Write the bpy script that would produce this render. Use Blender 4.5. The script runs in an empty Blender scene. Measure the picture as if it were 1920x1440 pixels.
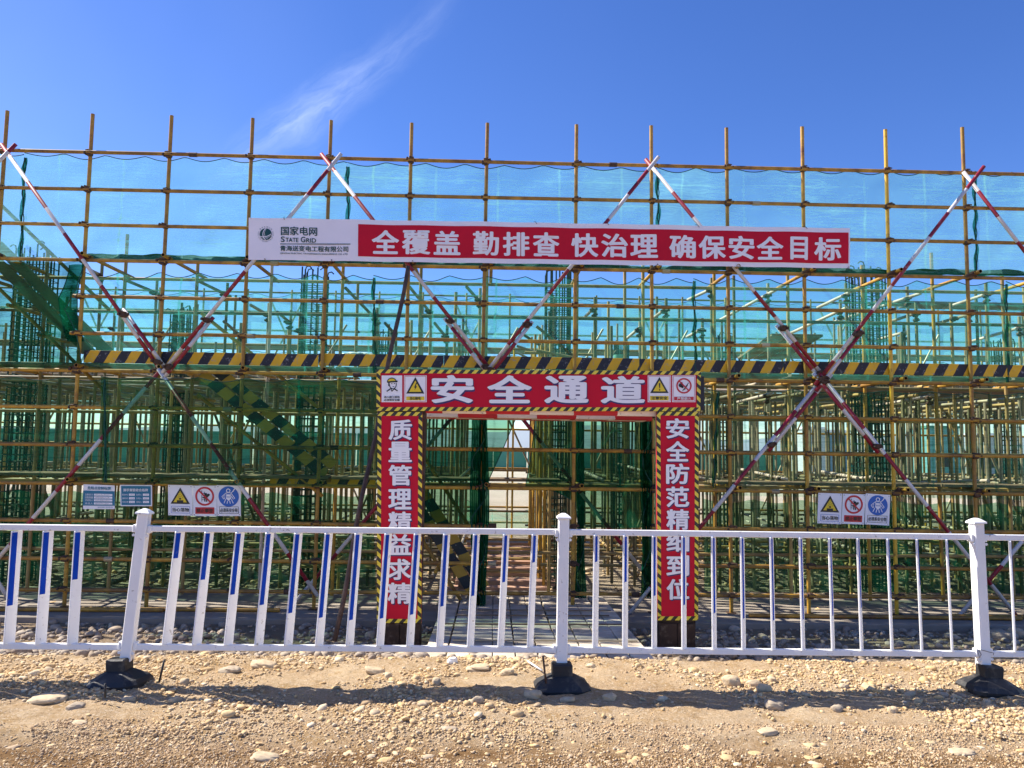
import bpy, math, random
import numpy as np
from mathutils import Vector, Matrix
R = math.radians
random.seed(7); rng = np.random.default_rng(7)
scn = bpy.context.scene
COL = scn.collection

# ------------------------------------------------------------------ camera
CAM_H = 1.75
ROT = (Matrix.Rotation(R(-1.3), 4, 'Z') @ Matrix.Rotation(R(90 + 4.68), 4, 'X') @ Matrix.Rotation(R(0.79), 4, 'Z'))
cd = bpy.data.cameras.new('camera'); cam = bpy.data.objects.new('camera', cd); COL.objects.link(cam)
cam.matrix_world = Matrix.Translation((0, 0, CAM_H)) @ ROT
cd.sensor_width = 36; cd.lens = 27; cd.clip_start = .1; cd.clip_end = 5000
scn.camera = cam

# ------------------------------------------------------------------ sky and sun
SUN = Vector((-0.92, 0.36, 1.0)).normalized()
EL = math.asin(SUN.z)
w = bpy.data.worlds.new('World'); scn.world = w; w.use_nodes = True
nt = w.node_tree; N = nt.nodes; L = nt.links; N.clear()
out = N.new('ShaderNodeOutputWorld'); bg = N.new('ShaderNodeBackground'); bg.inputs[1].default_value = .096
sky = N.new('ShaderNodeTexSky'); sky.sky_type = 'NISHITA'; sky.sun_disc = False
sky.sun_elevation = EL; sky.sun_rotation = math.atan2(SUN.x, SUN.y)
sky.altitude = 1900; sky.air_density = 1.0; sky.dust_density = .7; sky.ozone_density = 3.2
hs = N.new('ShaderNodeHueSaturation'); hs.inputs['Hue'].default_value = .516; hs.inputs['Saturation'].default_value = 1.25; hs.inputs['Value'].default_value = 1.1
L.new(sky.outputs[0], hs.inputs['Color'])
# thin cirrus streak high in the sky, defined by direction
tc = N.new('ShaderNodeTexCoord')
def vmath(op, a, b=None):
    n = N.new('ShaderNodeVectorMath'); n.operation = op
    for i, v in enumerate((a, b)):
        if v is None: continue
        if isinstance(v, (tuple, Vector)): n.inputs[i].default_value = tuple(v)
        else: L.new(v, n.inputs[i])
    return n
def fmath(op, a, b=None, c=None, clamp=False):
    n = N.new('ShaderNodeMath'); n.operation = op; n.use_clamp = clamp
    for i, v in enumerate((a, b, c)):
        if v is None: continue
        if isinstance(v, (int, float)): n.inputs[i].default_value = v
        else: L.new(v, n.inputs[i])
    return n.outputs[0]
def raydir(px, py):
    return (ROT.to_3x3() @ Vector(((px - 960) / 1440, -(py - 720) / 1440, -1))).normalized()
d0 = raydir(455, 300); d1 = raydir(850, 0)
nrm = d0.cross(d1).normalized(); along = (d1 - d0).normalized()
noi = N.new('ShaderNodeTexNoise'); noi.inputs['Scale'].default_value = 7; noi.inputs['Detail'].default_value = 5
L.new(tc.outputs['Generated'], noi.inputs['Vector'])
wob = fmath('MULTIPLY', fmath('SUBTRACT', noi.outputs[0], .5), .07)
dist = fmath('ADD', vmath('DOT_PRODUCT', tc.outputs['Generated'], nrm).outputs['Value'], wob)
sa = vmath('DOT_PRODUCT', tc.outputs['Generated'], along).outputs['Value']
s0, s1 = d0.dot(along), d1.dot(along)
wid = fmath('ADD', .036, fmath('MULTIPLY', fmath('ABSOLUTE', fmath('SUBTRACT', sa, s0 + .3 * (s1 - s0))), -.045))
core = fmath('SUBTRACT', 1.0, fmath('DIVIDE', fmath('ABSOLUTE', dist), wid), clamp=True)
core = fmath('POWER', core, 1.3)
n2 = N.new('ShaderNodeTexNoise'); n2.inputs['Scale'].default_value = 1; n2.inputs['Detail'].default_value = 8; n2.inputs['Roughness'].default_value = .62; n2.inputs['Distortion'].default_value = .6
st = N.new('ShaderNodeCombineXYZ'); L.new(fmath('MULTIPLY', sa, 11), st.inputs[0]); L.new(fmath('MULTIPLY', dist, 62), st.inputs[1]); L.new(st.outputs[0], n2.inputs['Vector'])
tex = fmath('MULTIPLY_ADD', n2.outputs[0], 2.6, -.75, clamp=True)
end = N.new('ShaderNodeMapRange'); end.inputs[1].default_value = s0 - .06; end.inputs[2].default_value = s0 + .08; L.new(sa, end.inputs[0])
end2 = N.new('ShaderNodeMapRange'); end2.inputs[1].default_value = s1 + .02; end2.inputs[2].default_value = s0 + .12; L.new(sa, end2.inputs[0])
veil = N.new('ShaderNodeTexNoise'); veil.inputs['Scale'].default_value = 1.6; veil.inputs['Detail'].default_value = 4
L.new(tc.outputs['Generated'], veil.inputs['Vector'])
left = fmath('MULTIPLY', vmath('DOT_PRODUCT', tc.outputs['Generated'], (-1.0, 0.0, -.35)).outputs['Value'], 1.0, clamp=True)
veilf = fmath('MULTIPLY', fmath('MULTIPLY_ADD', veil.outputs[0], 2.2, -.85, clamp=True), fmath('ADD', left, .06), clamp=True)
cl = fmath('MULTIPLY', fmath('MULTIPLY', core, tex), fmath('MULTIPLY', end.outputs[0], end2.outputs[0]))
cl = fmath('MULTIPLY_ADD', cl, .34, fmath('MULTIPLY', veilf, .35), clamp=True)
mx = N.new('ShaderNodeMix'); mx.data_type = 'RGBA'
L.new(cl, mx.inputs[0]); L.new(hs.outputs[0], mx.inputs[6]); mx.inputs[7].default_value = (5.6, 6.4, 8.2, 1)
L.new(mx.outputs[2], bg.inputs[0]); L.new(bg.outputs[0], out.inputs[0])
sl = bpy.data.lights.new('sun', 'SUN'); sl.energy = 5.0; sl.angle = R(.53); sl.color = (1, .93, .82)
so = bpy.data.objects.new('sun', sl); COL.objects.link(so)
so.rotation_euler = (-SUN).to_track_quat('-Z', 'Y').to_euler(); so.location = (-10, 4, 20)
vs = scn.view_settings; vs.view_transform = 'Standard'; vs.look = 'None'; vs.gamma = 1; vs.use_curve_mapping = False
vs.exposure = 1.0
try:
    scn.cycles.transparent_max_bounces = 24; scn.cycles.max_bounces = 6; scn.cycles.use_denoising = True
except Exception: pass

# ------------------------------------------------------------------ helpers
def at(px, py, Y):
    d = ROT.to_3x3() @ Vector(((px - 960) / 1440, -(py - 720) / 1440, -1))
    return Vector((0, 0, CAM_H)) + d * (Y / d.y)
WM = {}
def link(o, parent=None, world=None):
    COL.objects.link(o)
    if world is not None: o.matrix_basis = world
    wm = o.matrix_basis.copy()
    if parent is not None:
        o.parent = parent; o.matrix_parent_inverse = WM[parent.name].inverted()
    WM[o.name] = wm
    return o
def tag(o, label=None, cat=None, group=None, kind=None):
    if label: o['label'] = label
    if cat: o['category'] = cat
    if group: o['group'] = group
    if kind: o['kind'] = kind
    return o
def thing(name, loc, label, cat, group=None):
    o = bpy.data.objects.new(name, None); o.empty_display_size = .1
    link(o, None, Matrix.Translation(loc)); return tag(o, label, cat, group)
def mesh(name, verts, faces, mat=None, smooth=False):
    me = bpy.data.meshes.new(name); me.from_pydata([tuple(v) for v in verts], [], faces); me.update()
    if mat: me.materials.append(mat)
    if smooth: me.polygons.foreach_set('use_smooth', [True] * len(me.polygons))
    return me
def obj(name, me, parent=None, world=None, kind=None):
    o = bpy.data.objects.new(name, me); link(o, parent, world if world is not None else Matrix.Identity(4))
    if kind: o['kind'] = kind
    return o
def fastmesh(name, V, F, mat, smooth=True):
    """V (n,3) array, F (m,3|4) array"""
    me = bpy.data.meshes.new(name); k = F.shape[1]
    me.vertices.add(len(V)); me.vertices.foreach_set('co', V.astype(np.float32).ravel())
    me.loops.add(F.size); me.loops.foreach_set('vertex_index', F.astype(np.int32).ravel())
    me.polygons.add(len(F)); me.polygons.foreach_set('loop_start', np.arange(0, F.size, k, dtype=np.int32))
    me.polygons.foreach_set('loop_total', np.full(len(F), k, dtype=np.int32))
    if smooth: me.polygons.foreach_set('use_smooth', np.ones(len(F), dtype=bool))
    me.update(calc_edges=True); me.validate()
    if mat: me.materials.append(mat)
    return me
BOXF = [(0, 3, 2, 1), (4, 5, 6, 7), (0, 1, 5, 4), (1, 2, 6, 5), (2, 3, 7, 6), (3, 0, 4, 7)]
def boxv(x0, x1, y0, y1, z0, z1):
    return [(x0, y0, z0), (x1, y0, z0), (x1, y1, z0), (x0, y1, z0), (x0, y0, z1), (x1, y0, z1), (x1, y1, z1), (x0, y1, z1)]
def bbox(x0, x1, y0, y1, z0, z1, bev=.004):
    """bevelled box centred on itself; returns mesh data lists"""
    b = min(bev, (x1 - x0) * .3, (y1 - y0) * .3, (z1 - z0) * .3)
    V = []; F = []
    c = [(x0, x1), (y0, y1), (z0, z1)]
    idx = {}
    for sx in (0, 1):
        for sy in (0, 1):
            for sz in (0, 1):
                for ax in range(3):
                    p = [c[0][sx], c[1][sy], c[2][sz]]
                    s = (sx, sy, sz)
                    for a in range(3):
                        if a != ax: p[a] += b if s[a] == 0 else -b
                    idx[(sx, sy, sz, ax)] = len(V); V.append(tuple(p))
    def q(*k): F.append([idx[i] for i in k])
    for ax in range(3):
        o1, o2 = [(1, 2), (2, 0), (0, 1)][ax]
        for s in (0, 1):
            def k(u, v):
                t = [0, 0, 0]; t[ax] = s; t[o1] = u; t[o2] = v; return (t[0], t[1], t[2], ax)
            f = [k(0, 0), k(1, 0), k(1, 1), k(0, 1)]
            if s == 0: f.reverse()
            q(*f)
    # edge bevels
    for ax in range(3):
        o1, o2 = [(1, 2), (2, 0), (0, 1)][ax]
        for u in (0, 1):
            for v in (0, 1):
                def k(s, a):
                    t = [0, 0, 0]; t[ax] = s; t[o1] = u; t[o2] = v; return (t[0], t[1], t[2], a)
                f = [k(0, o1), k(1, o1), k(1, o2), k(0, o2)]
                if (u + v) % 2 == 0: f.reverse()
                q(*f)
    for sx in (0, 1):
        for sy in (0, 1):
            for sz in (0, 1):
                f = [(sx, sy, sz, 0), (sx, sy, sz, 1), (sx, sy, sz, 2)]
                if (sx + sy + sz) % 2 == 0: f.reverse()
                q(*f)
    return V, F
def frame(a, b, roll=0):
    """matrix whose z axis runs from a to b, origin at a"""
    z = (b - a).normalized(); x = Vector((0, 1, 0)).cross(z)
    if x.length < .05: x = Vector((1, 0, 0))
    x.normalize(); y = z.cross(x)
    M = Matrix((x, y, z)).transposed().to_4x4(); M.translation = a
    return M @ Matrix.Rotation(roll, 4, 'Z')
def cyl(n=10, r=1., h=1., cap=True, hole=False):
    V = []; F = []
    for k in range(2):
        for i in range(n):
            t = 2 * math.pi * i / n; V.append((r * math.cos(t), r * math.sin(t), h * k))
    for i in range(n):
        j = (i + 1) % n; F.append((i, j, n + j, n + i))
    if cap and not hole:
        F.append(tuple(range(n - 1, -1, -1))); F.append(tuple(range(n, 2 * n)))
    return V, F
PIPE_R = .0242
_pc = {}
def pipe(name, a, b, mat, parent, r=PIPE_R, n=10):
    a = Vector(a); b = Vector(b)
    key = (mat.name, n)
    if key not in _pc:
        V, F = cyl(n); me = mesh('tube', V, F, mat)
        sm = [len(p.vertices) == 4 for p in me.polygons]; me.polygons.foreach_set('use_smooth', sm); _pc[key] = me
    M = frame(a, b) @ Matrix.Diagonal((r, r, (b - a).length, 1))
    return obj(name, _pc[key], parent, M)
def tubepath(pts, r, n=6):
    V = []; F = []; m = len(pts)
    for i, p in enumerate(pts):
        p = Vector(p); t = (Vector(pts[min(i + 1, m - 1)]) - Vector(pts[max(i - 1, 0)])).normalized()
        x = Vector((.3, 1, .2)).cross(t).normalized(); y = t.cross(x)
        for k in range(n):
            a = 2 * math.pi * k / n; V.append(p + x * (r * math.cos(a)) + y * (r * math.sin(a)))
    for i in range(m - 1):
        for k in range(n):
            j = (k + 1) % n; F.append((i * n + k, i * n + j, (i + 1) * n + j, (i + 1) * n + k))
    F.append(tuple(range(n - 1, -1, -1))); F.append(tuple((m - 1) * n + k for k in range(n)))
    return V, F
class MB:
    def __init__(s): s.V = []; s.F = []
    def add(s, V, F, M=None):
        o = len(s.V)
        s.V += [(M @ Vector(v)) if M is not None else Vector(v) for v in V]
        s.F += [tuple(i + o for i in f) for f in F]; return s
    def box(s, *a, **k): V, F = bbox(*a, **k); return s.add(V, F)
    def pipe(s, a, b, r, n=6):
        a = Vector(a); b = Vector(b)
        V, F = cyl(n, r, (b - a).length); return s.add(V, F, frame(a, b))
    def build(s, name, mat, parent=None, smooth=False, kind=None, world=None):
        return obj(name, mesh(name, s.V, s.F, mat, smooth), parent, world, kind)

# value noise in numpy
def _lat(ix, iy, s):
    h = (ix.astype(np.int64) * 374761393 + iy.astype(np.int64) * 668265263 + s * 982451653) & 0x7fffffff
    h = ((h ^ (h >> 13)) * 1274126177) & 0x7fffffff
    return ((h ^ (h >> 16)) & 0xffff) / 65535.
def vnoise(x, y, s=0):
    ix = np.floor(x); iy = np.floor(y); fx = x - ix; fy = y - iy
    fx = fx * fx * (3 - 2 * fx); fy = fy * fy * (3 - 2 * fy)
    a = _lat(ix, iy, s); b = _lat(ix + 1, iy, s); c = _lat(ix, iy + 1, s); d = _lat(ix + 1, iy + 1, s)
    return (a * (1 - fx) + b * fx) * (1 - fy) + (c * (1 - fx) + d * fx) * fy
def fbm(x, y, sc, s=0, o=4, g=.5):
    t = 0; a = 1; n = 0
    for k in range(o):
        t = t + a * (vnoise(x * sc * 2 ** k + 17.3 * k, y * sc * 2 ** k + 5.1 * k, s + k) - .5); n += a; a *= g
    return t / n * 2

# ------------------------------------------------------------------ materials
def newmat(name):
    m = bpy.data.materials.new(name); m.use_nodes = True
    return m, m.node_tree.nodes, m.node_tree.links, m.node_tree.nodes['Principled BSDF']
def pmat(name, col, rough=.5, metal=0, var=.15, scale=6, dirt=None, dirt_amt=.4, dirt_scale=3, bump=0, bscale=60, rnd=0, spec=.5, stretch=(1, 1, 1)):
    """paint or stone: base colour, soft tonal variation, patches of dirt or rust, fine bump; textures sit in world space"""
    m, n, l, b = newmat(name)
    geo = n.new('ShaderNodeNewGeometry'); mp = n.new('ShaderNodeMapping'); mp.inputs['Scale'].default_value = stretch
    l.new(geo.outputs['Position'], mp.inputs[0])
    t = n.new('ShaderNodeTexNoise'); t.inputs['Scale'].default_value = scale; t.inputs['Detail'].default_value = 4; l.new(mp.outputs[0], t.inputs['Vector'])
    hsv = n.new('ShaderNodeHueSaturation'); hsv.inputs['Color'].default_value = (*col, 1)
    mr = n.new('ShaderNodeMapRange'); mr.inputs[1].default_value = .25; mr.inputs[2].default_value = .75
    mr.inputs[3].default_value = 1 - var; mr.inputs[4].default_value = 1 + var; l.new(t.outputs[0], mr.inputs[0])
    val = mr.outputs[0]
    if rnd:
        oi = n.new('ShaderNodeObjectInfo'); r2 = n.new('ShaderNodeMapRange'); r2.inputs[3].default_value = 1 - rnd; r2.inputs[4].default_value = 1 + rnd
        l.new(oi.outputs['Random'], r2.inputs[0]); mu = n.new('ShaderNodeMath'); mu.operation = 'MULTIPLY'
        l.new(val, mu.inputs[0]); l.new(r2.outputs[0], mu.inputs[1]); val = mu.outputs[0]
    l.new(val, hsv.inputs['Value']); c = hsv.outputs[0]
    if dirt:
        t2 = n.new('ShaderNodeTexNoise'); t2.inputs['Scale'].default_value = dirt_scale; t2.inputs['Detail'].default_value = 7; t2.inputs['Roughness'].default_value = .65
        l.new(mp.outputs[0], t2.inputs['Vector'])
        m2 = n.new('ShaderNodeMapRange'); m2.inputs[1].default_value = .62 - dirt_amt * .35; m2.inputs[2].default_value = .72; l.new(t2.outputs[0], m2.inputs[0])
        mix = n.new('ShaderNodeMix'); mix.data_type = 'RGBA'; l.new(m2.outputs[0], mix.inputs[0]); l.new(c, mix.inputs[6]); mix.inputs[7].default_value = (*dirt, 1); c = mix.outputs[2]
    l.new(c, b.inputs['Base Color']); b.inputs['Roughness'].default_value = rough; b.inputs['Metallic'].default_value = metal
    b.inputs['Specular IOR Level'].default_value = spec
    if bump:
        t3 = n.new('ShaderNodeTexNoise'); t3.inputs['Scale'].default_value = bscale; t3.inputs['Detail'].default_value = 5; l.new(mp.outputs[0], t3.inputs['Vector'])
        bp = n.new('ShaderNodeBump'); bp.inputs['Strength'].default_value = bump; bp.inputs['Distance'].default_value = .01
        l.new(t3.outputs[0], bp.inputs['Height']); l.new(bp.outputs[0], b.inputs['Normal'])
    return m
RUST = (.16, .055, .02)
M = {}
M['pole'] = pmat('weathered_orange_yellow_pipe', (.64, .38, .035), .5, var=.25, dirt=RUST, dirt_amt=.95, dirt_scale=6, rnd=.28, bump=.1)
M['yellow'] = pmat('bright_yellow_pipe', (.75, .45, .03), .42, var=.12, dirt=RUST, dirt_amt=.2, dirt_scale=6, rnd=.1)
M['ledger'] = pmat('brown_yellow_pipe', (.54, .30, .035), .5, var=.25, dirt=(.13, .05, .02), dirt_amt=1, dirt_scale=5, rnd=.25)
M['galv'] = pmat('dusty_galvanised_pipe', (.42, .37, .25), .5, .25, var=.25, dirt=(.2, .13, .07), dirt_amt=.6, dirt_scale=3, rnd=.3)
M['oldyel'] = pmat('faded_yellow_pipe', (.52, .36, .12), .55, var=.25, dirt=(.15, .09, .05), dirt_amt=.7, dirt_scale=3, rnd=.25)
M['olive'] = pmat('olive_pipe', (.2, .19, .09), .6, var=.3, dirt=(.1, .06, .03), dirt_amt=.6, dirt_scale=3, rnd=.3)
M['palepipe'] = pmat('pale_pink_white_pipe', (.68, .55, .46), .5, var=.2, dirt=(.3, .2, .12), dirt_amt=.5, dirt_scale=3)
M['coupler'] = pmat('rusty_iron_coupler', (.09, .05, .035), .7, .3, var=.4, scale=30, bump=.3)
M['rebar'] = pmat('dark_green_rebar', (.035, .075, .05), .75, .2, var=.4, scale=20)
M['timber'] = pmat('dusty_grey_timber', (.62, .54, .42), .85, var=.2, dirt=(.25, .19, .13), dirt_amt=.5, dirt_scale=2, bump=.4, bscale=30, rnd=.15, stretch=(1, 1, 1))
M['timber_dark'] = pmat('formwork_timber', (.3, .2, .11), .85, var=.3, dirt=(.12, .09, .06), dirt_amt=.6, dirt_scale=2, rnd=.3)
M['steelboard'] = pmat('steel_deck_board', (.22, .22, .2), .6, .4, var=.3, dirt=(.2, .14, .08), dirt_amt=.6, rnd=.2)
M['white'] = pmat('scuffed_white_paint', (.8, .79, .78), .38, var=.03, dirt=(.52, .46, .38), dirt_amt=.12, dirt_scale=9)
M['fencewhite'] = pmat('chalky_white_fence_paint', (.90, .89, .88), .4, var=.04, dirt=(.36, .30, .24), dirt_amt=.0, dirt_scale=26)
M['blue'] = pmat('reflective_blue_strip', (.006, .055, .42), .8, spec=.1, var=.15, dirt=(.2, .22, .3), dirt_amt=-.05, dirt_scale=30)
M['rubber'] = pmat('dusty_black_rubber', (.018, .018, .02), .6, var=.3, dirt=(.13, .11, .09), dirt_amt=.25, dirt_scale=9, bump=.15, bscale=90)
M['panelwhite'] = pmat('white_print', (.86, .85, .9), .5, var=.015, scale=2)
M['vinyl'] = pmat('white_vinyl_banner', (.86, .83, .92), .45, var=.03, scale=3)
M['red'] = pmat('crimson_print', (.56, .006, .03), .55, var=.06, scale=2, spec=.2)
M['redflat'] = pmat('sign_red', (.55, .015, .03), .4, var=.04)
M['blackprint'] = pmat('black_print', (.012, .012, .014), .4, var=.1)
M['shadowprint'] = pmat('navy_letter_edge', (.03, .012, .12), .4, var=.05)
M['greenprint'] = pmat('dark_green_print', (.004, .06, .06), .4, var=.05)
M['yellowprint'] = pmat('yellow_print', (.8, .58, .02), .4, var=.05)
M['blueprint'] = pmat('sign_blue', (.01, .12, .5), .4, var=.05)
M['tealprint'] = pmat('teal_print', (.01, .17, .3), .4, var=.05)
M['ropegreen'] = pmat('dark_green_rope', (.006, .07, .05), .8, var=.3)
M['darkpanel'] = pmat('dark_navy_steel', (.02, .02, .03), .6, var=.3, dirt=(.25, .2, .16), dirt_amt=-.05, dirt_scale=25)
M['rustsheet'] = pmat('rusty_brown_steel', (.05, .028, .018), .75, .2, var=.5, dirt=(.16, .12, .09), dirt_amt=.25, dirt_scale=12, bump=.2)
M['concrete'] = pmat('grey_concrete', (.29, .25, .2), .9, var=.12, dirt=(.22, .18, .13), dirt_amt=.6, dirt_scale=2, bump=.4, bscale=40)
M['hole'] = pmat('painted_dark_bore', (.004, .004, .004), .9, var=0)  # black colour stands for the unlit inside of a pipe end
M['wood_dark'] = pmat('dark_weathered_pole', (.13, .075, .05), .8, var=.5, scale=9, dirt=(.03, .025, .03), dirt_amt=.7, dirt_scale=2.5)
M['hills'] = pmat('far_hazy_hills', (.24, .29, .33), 1, var=.05, scale=.004)  # pale blue-grey puts the distance haze into the hill colour
M['farfence'] = pmat('far_green_fence', (.07, .25, .18), .8, var=.2, scale=.4)
M['cloth'] = pmat('folded_green_net_cloth', (.015, .17, .07), .8, var=.35, scale=9, bump=.5, bscale=20)
M['plastic'] = pmat('crumpled_white_sheet', (.75, .75, .75), .5, var=.1)

def stripes(name, ca, cb, period, slant, axis=0, rough=.5, scuff=None, duty=.5, coords='Generated_none', offset=0., scuffcol=(.3, .3, .33), vary=.1):
    """diagonal stripes of paint from object coordinates (u = local x + slant * local z)"""
    m, n, l, b = newmat(name)
    tc = n.new('ShaderNodeTexCoord'); sp = n.new('ShaderNodeSeparateXYZ'); l.new(tc.outputs['Object'], sp.inputs[0])
    ma = n.new('ShaderNodeMath'); ma.operation = 'MULTIPLY_ADD'
    o1, o2 = (0, 2) if axis == 0 else (2, 0)
    l.new(sp.outputs[o2], ma.inputs[0]); ma.inputs[1].default_value = -slant; l.new(sp.outputs[o1], ma.inputs[2])
    mo = n.new('ShaderNodeMath'); mo.operation = 'MULTIPLY_ADD'; l.new(ma.outputs[0], mo.inputs[0]); mo.inputs[1].default_value = 1 / period; mo.inputs[2].default_value = 50 + offset
    # a little wobble of the painted edge
    nz = n.new('ShaderNodeTexNoise'); nz.inputs['Scale'].default_value = 14; l.new(tc.outputs['Object'], nz.inputs['Vector'])
    ad = n.new('ShaderNodeMath'); ad.operation = 'MULTIPLY_ADD'; l.new(nz.outputs[0], ad.inputs[0]); ad.inputs[1].default_value = .05; l.new(mo.outputs[0], ad.inputs[2])
    fr = n.new('ShaderNodeMath'); fr.operation = 'FRACT'; l.new(ad.outputs[0], fr.inputs[0])
    gt = n.new('ShaderNodeMath'); gt.operation = 'GREATER_THAN'; l.new(fr.outputs[0], gt.inputs[0]); gt.inputs[1].default_value = duty
    mix = n.new('ShaderNodeMix'); mix.data_type = 'RGBA'; l.new(gt.outputs[0], mix.inputs[0]); mix.inputs[6].default_value = (*ca, 1); mix.inputs[7].default_value = (*cb, 1)
    c = mix.outputs[2]
    geo = n.new('ShaderNodeNewGeometry')
    n1 = n.new('ShaderNodeTexNoise'); n1.inputs['Scale'].default_value = 7; n1.inputs['Detail'].default_value = 5; l.new(geo.outputs['Position'], n1.inputs['Vector'])
    hsv = n.new('ShaderNodeHueSaturation'); mr = n.new('ShaderNodeMapRange'); mr.inputs[1].default_value = .3; mr.inputs[2].default_value = .7
    mr.inputs[3].default_value = 1 - vary; mr.inputs[4].default_value = 1 + vary; l.new(n1.outputs[0], mr.inputs[0]); l.new(mr.outputs[0], hsv.inputs['Value']); l.new(c, hsv.inputs['Color']); c = hsv.outputs[0]
    if scuff:
        n2 = n.new('ShaderNodeTexNoise'); n2.inputs['Scale'].default_value = 22; n2.inputs['Detail'].default_value = 8; n2.inputs['Roughness'].default_value = .7; l.new(geo.outputs['Position'], n2.inputs['Vector'])
        m2 = n.new('ShaderNodeMapRange'); m2.inputs[1].default_value = .66 - scuff * .2; m2.inputs[2].default_value = .7; l.new(n2.outputs[0], m2.inputs[0])
        mi = n.new('ShaderNodeMix'); mi.data_type = 'RGBA'; l.new(m2.outputs[0], mi.inputs[0]); l.new(c, mi.inputs[6]); mi.inputs[7].default_value = (*scuffcol, 1); c = mi.outputs[2]
    l.new(c, b.inputs['Base Color']); b.inputs['Roughness'].default_value = rough
    return m
M['toe'] = stripes('painted_toe_board', (.76, .44, .015), (.018, .018, .03), .265, .55, scuff=.45, rough=.6)
M['stairboard'] = stripes('painted_stair_board', (.5, .3, .04), (.02, .03, .035), .34, .25, scuff=.2, rough=.6)
M['brace'] = stripes('red_white_brace_paint', (.26, .012, .03), (.62, .59, .59), .84, 0, axis=1, scuff=.4, rough=.5, scuffcol=(.38, .3, .27))
M['roofboard'] = stripes('red_white_roof_board', (.6, .02, .02), (.85, .72, .58), .92, 0, scuff=.3, rough=.6, scuffcol=(.2, .14, .1))
M['tape'] = stripes('yellow_black_border_h', (.8, .62, .05), (.025, .02, .015), .089, .9, rough=.35, vary=.03)
M['tapev'] = stripes('yellow_black_border_v', (.8, .62, .05), (.025, .02, .015), .089, -.9, axis=1, rough=.35, vary=.03)

def netmat(name, op, tint, col, trl=.6, seed=0, dens=1.0):
    """woven mesh sheet: partly open (transparent), partly threads that scatter and let light through; creases and slack doubled patches vary how dense it is"""
    m, n, l, b = newmat(name); n.remove(b); outn = n['Material Output']
    geo = n.new('ShaderNodeNewGeometry'); sp = n.new('ShaderNodeSeparateXYZ'); l.new(geo.outputs['Position'], sp.inputs[0])
    def mt(op_, a, bb=None, c=None, clamp=False):
        k = n.new('ShaderNodeMath'); k.operation = op_; k.use_clamp = clamp
        for i, v in enumerate((a, bb, c)):
            if v is None: continue
            if isinstance(v, (int, float)): k.inputs[i].default_value = v
            else: l.new(v, k.inputs[i])
        return k.outputs[0]
    def nz(scale, st, detail=3, rough=.5, dist=0):
        mp = n.new('ShaderNodeMapping'); mp.inputs['Scale'].default_value = st; mp.inputs['Location'].default_value = (seed * 3.1, seed, 0); l.new(geo.outputs['Position'], mp.inputs[0])
        t = n.new('ShaderNodeTexNoise'); t.inputs['Scale'].default_value = scale; t.inputs['Detail'].default_value = detail; t.inputs['Roughness'].default_value = rough; t.inputs['Distortion'].default_value = dist
        l.new(mp.outputs[0], t.inputs['Vector']); return t.outputs[0]
    # packing folds: vertical every .82 m, horizontal every .3 m, wobbling
    wv = mt('MULTIPLY', mt('SUBTRACT', nz(2.2, (1, 1, 1)), .5), .09)
    wh = mt('MULTIPLY', mt('SUBTRACT', nz(1.7, (1, 1, 1.5)), .5), .11)
    def crease(coord, wob, per, width):
        f = mt('FRACT', mt('MULTIPLY', mt('ADD', coord, wob), 1 / per))
        d = mt('MULTIPLY', mt('MINIMUM', f, mt('SUBTRACT', 1, f)), per)
        return mt('SUBTRACT', 1, mt('DIVIDE', d, width), clamp=True)
    fine = mt('MULTIPLY_ADD', nz(3, (.8, 1, 7), 4, .6, .4), 2.4, -1.2)
    lines = mt('POWER', mt('SUBTRACT', 1, mt('MULTIPLY', mt('ABSOLUTE', fine), 5), clamp=True), 1.5)
    cr = mt('ADD', mt('MULTIPLY', crease(sp.outputs[0], wv, .82, .024), .8), mt('MULTIPLY', crease(sp.outputs[2], wh, .31, .016), .5))
    gate_ = mt('MULTIPLY_ADD', nz(1.1, (1, 1, 1)), 4, -1.4, clamp=True)
    cr = mt('ADD', mt('MULTIPLY', cr, gate_), mt('MULTIPLY', mt('MULTIPLY', lines, gate_), .45))
    patch = mt('MULTIPLY_ADD', nz(.75, (1, 1, .8), 2, .4, .8), 9, -4.6, clamp=True)
    grain = mt('SUBTRACT', nz(9, (1.6, 1, .5), 3), .5)
    o = mt('MULTIPLY_ADD', cr, .55, op * .78)
    o = mt('ADD', o, mt('MULTIPLY', patch, op * .45)); o = mt('MULTIPLY_ADD', grain, .16 * op, o, clamp=True)
    # threads close up when the sheet is seen or lit at a slant
    dt = n.new('ShaderNodeVectorMath'); dt.operation = 'DOT_PRODUCT'; l.new(geo.outputs['True Normal'], dt.inputs[0]); l.new(geo.outputs['Incoming'], dt.inputs[1])
    cs = mt('MAXIMUM', mt('ABSOLUTE', dt.outputs['Value']), .2)
    o = mt('SUBTRACT', 1, mt('POWER', mt('SUBTRACT', 1, o, clamp=True), mt('DIVIDE', 1, cs)), clamp=True)
    tr = n.new('ShaderNodeBsdfTransparent'); tr.inputs[0].default_value = (*tint, 1)
    df = n.new('ShaderNodeBsdfDiffuse'); df.inputs[0].default_value = (*[c * .8 for c in col], 1)
    tl = n.new('ShaderNodeBsdfTranslucent'); tl.inputs[0].default_value = (*col, 1)
    ms = n.new('ShaderNodeMixShader'); ms.inputs[0].default_value = trl; l.new(df.outputs[0], ms.inputs[1]); l.new(tl.outputs[0], ms.inputs[2])
    mm = n.new('ShaderNodeMixShader'); l.new(o, mm.inputs[0]); l.new(tr.outputs[0], mm.inputs[1]); l.new(ms.outputs[0], mm.inputs[2])
    l.new(mm.outputs[0], outn.inputs[0]); return m
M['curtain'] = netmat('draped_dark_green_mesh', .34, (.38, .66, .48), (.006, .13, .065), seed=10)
M['net5'] = netmat('very_dark_green_mesh', .22, (.50, .74, .58), (.008, .13, .07), seed=9)
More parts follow.
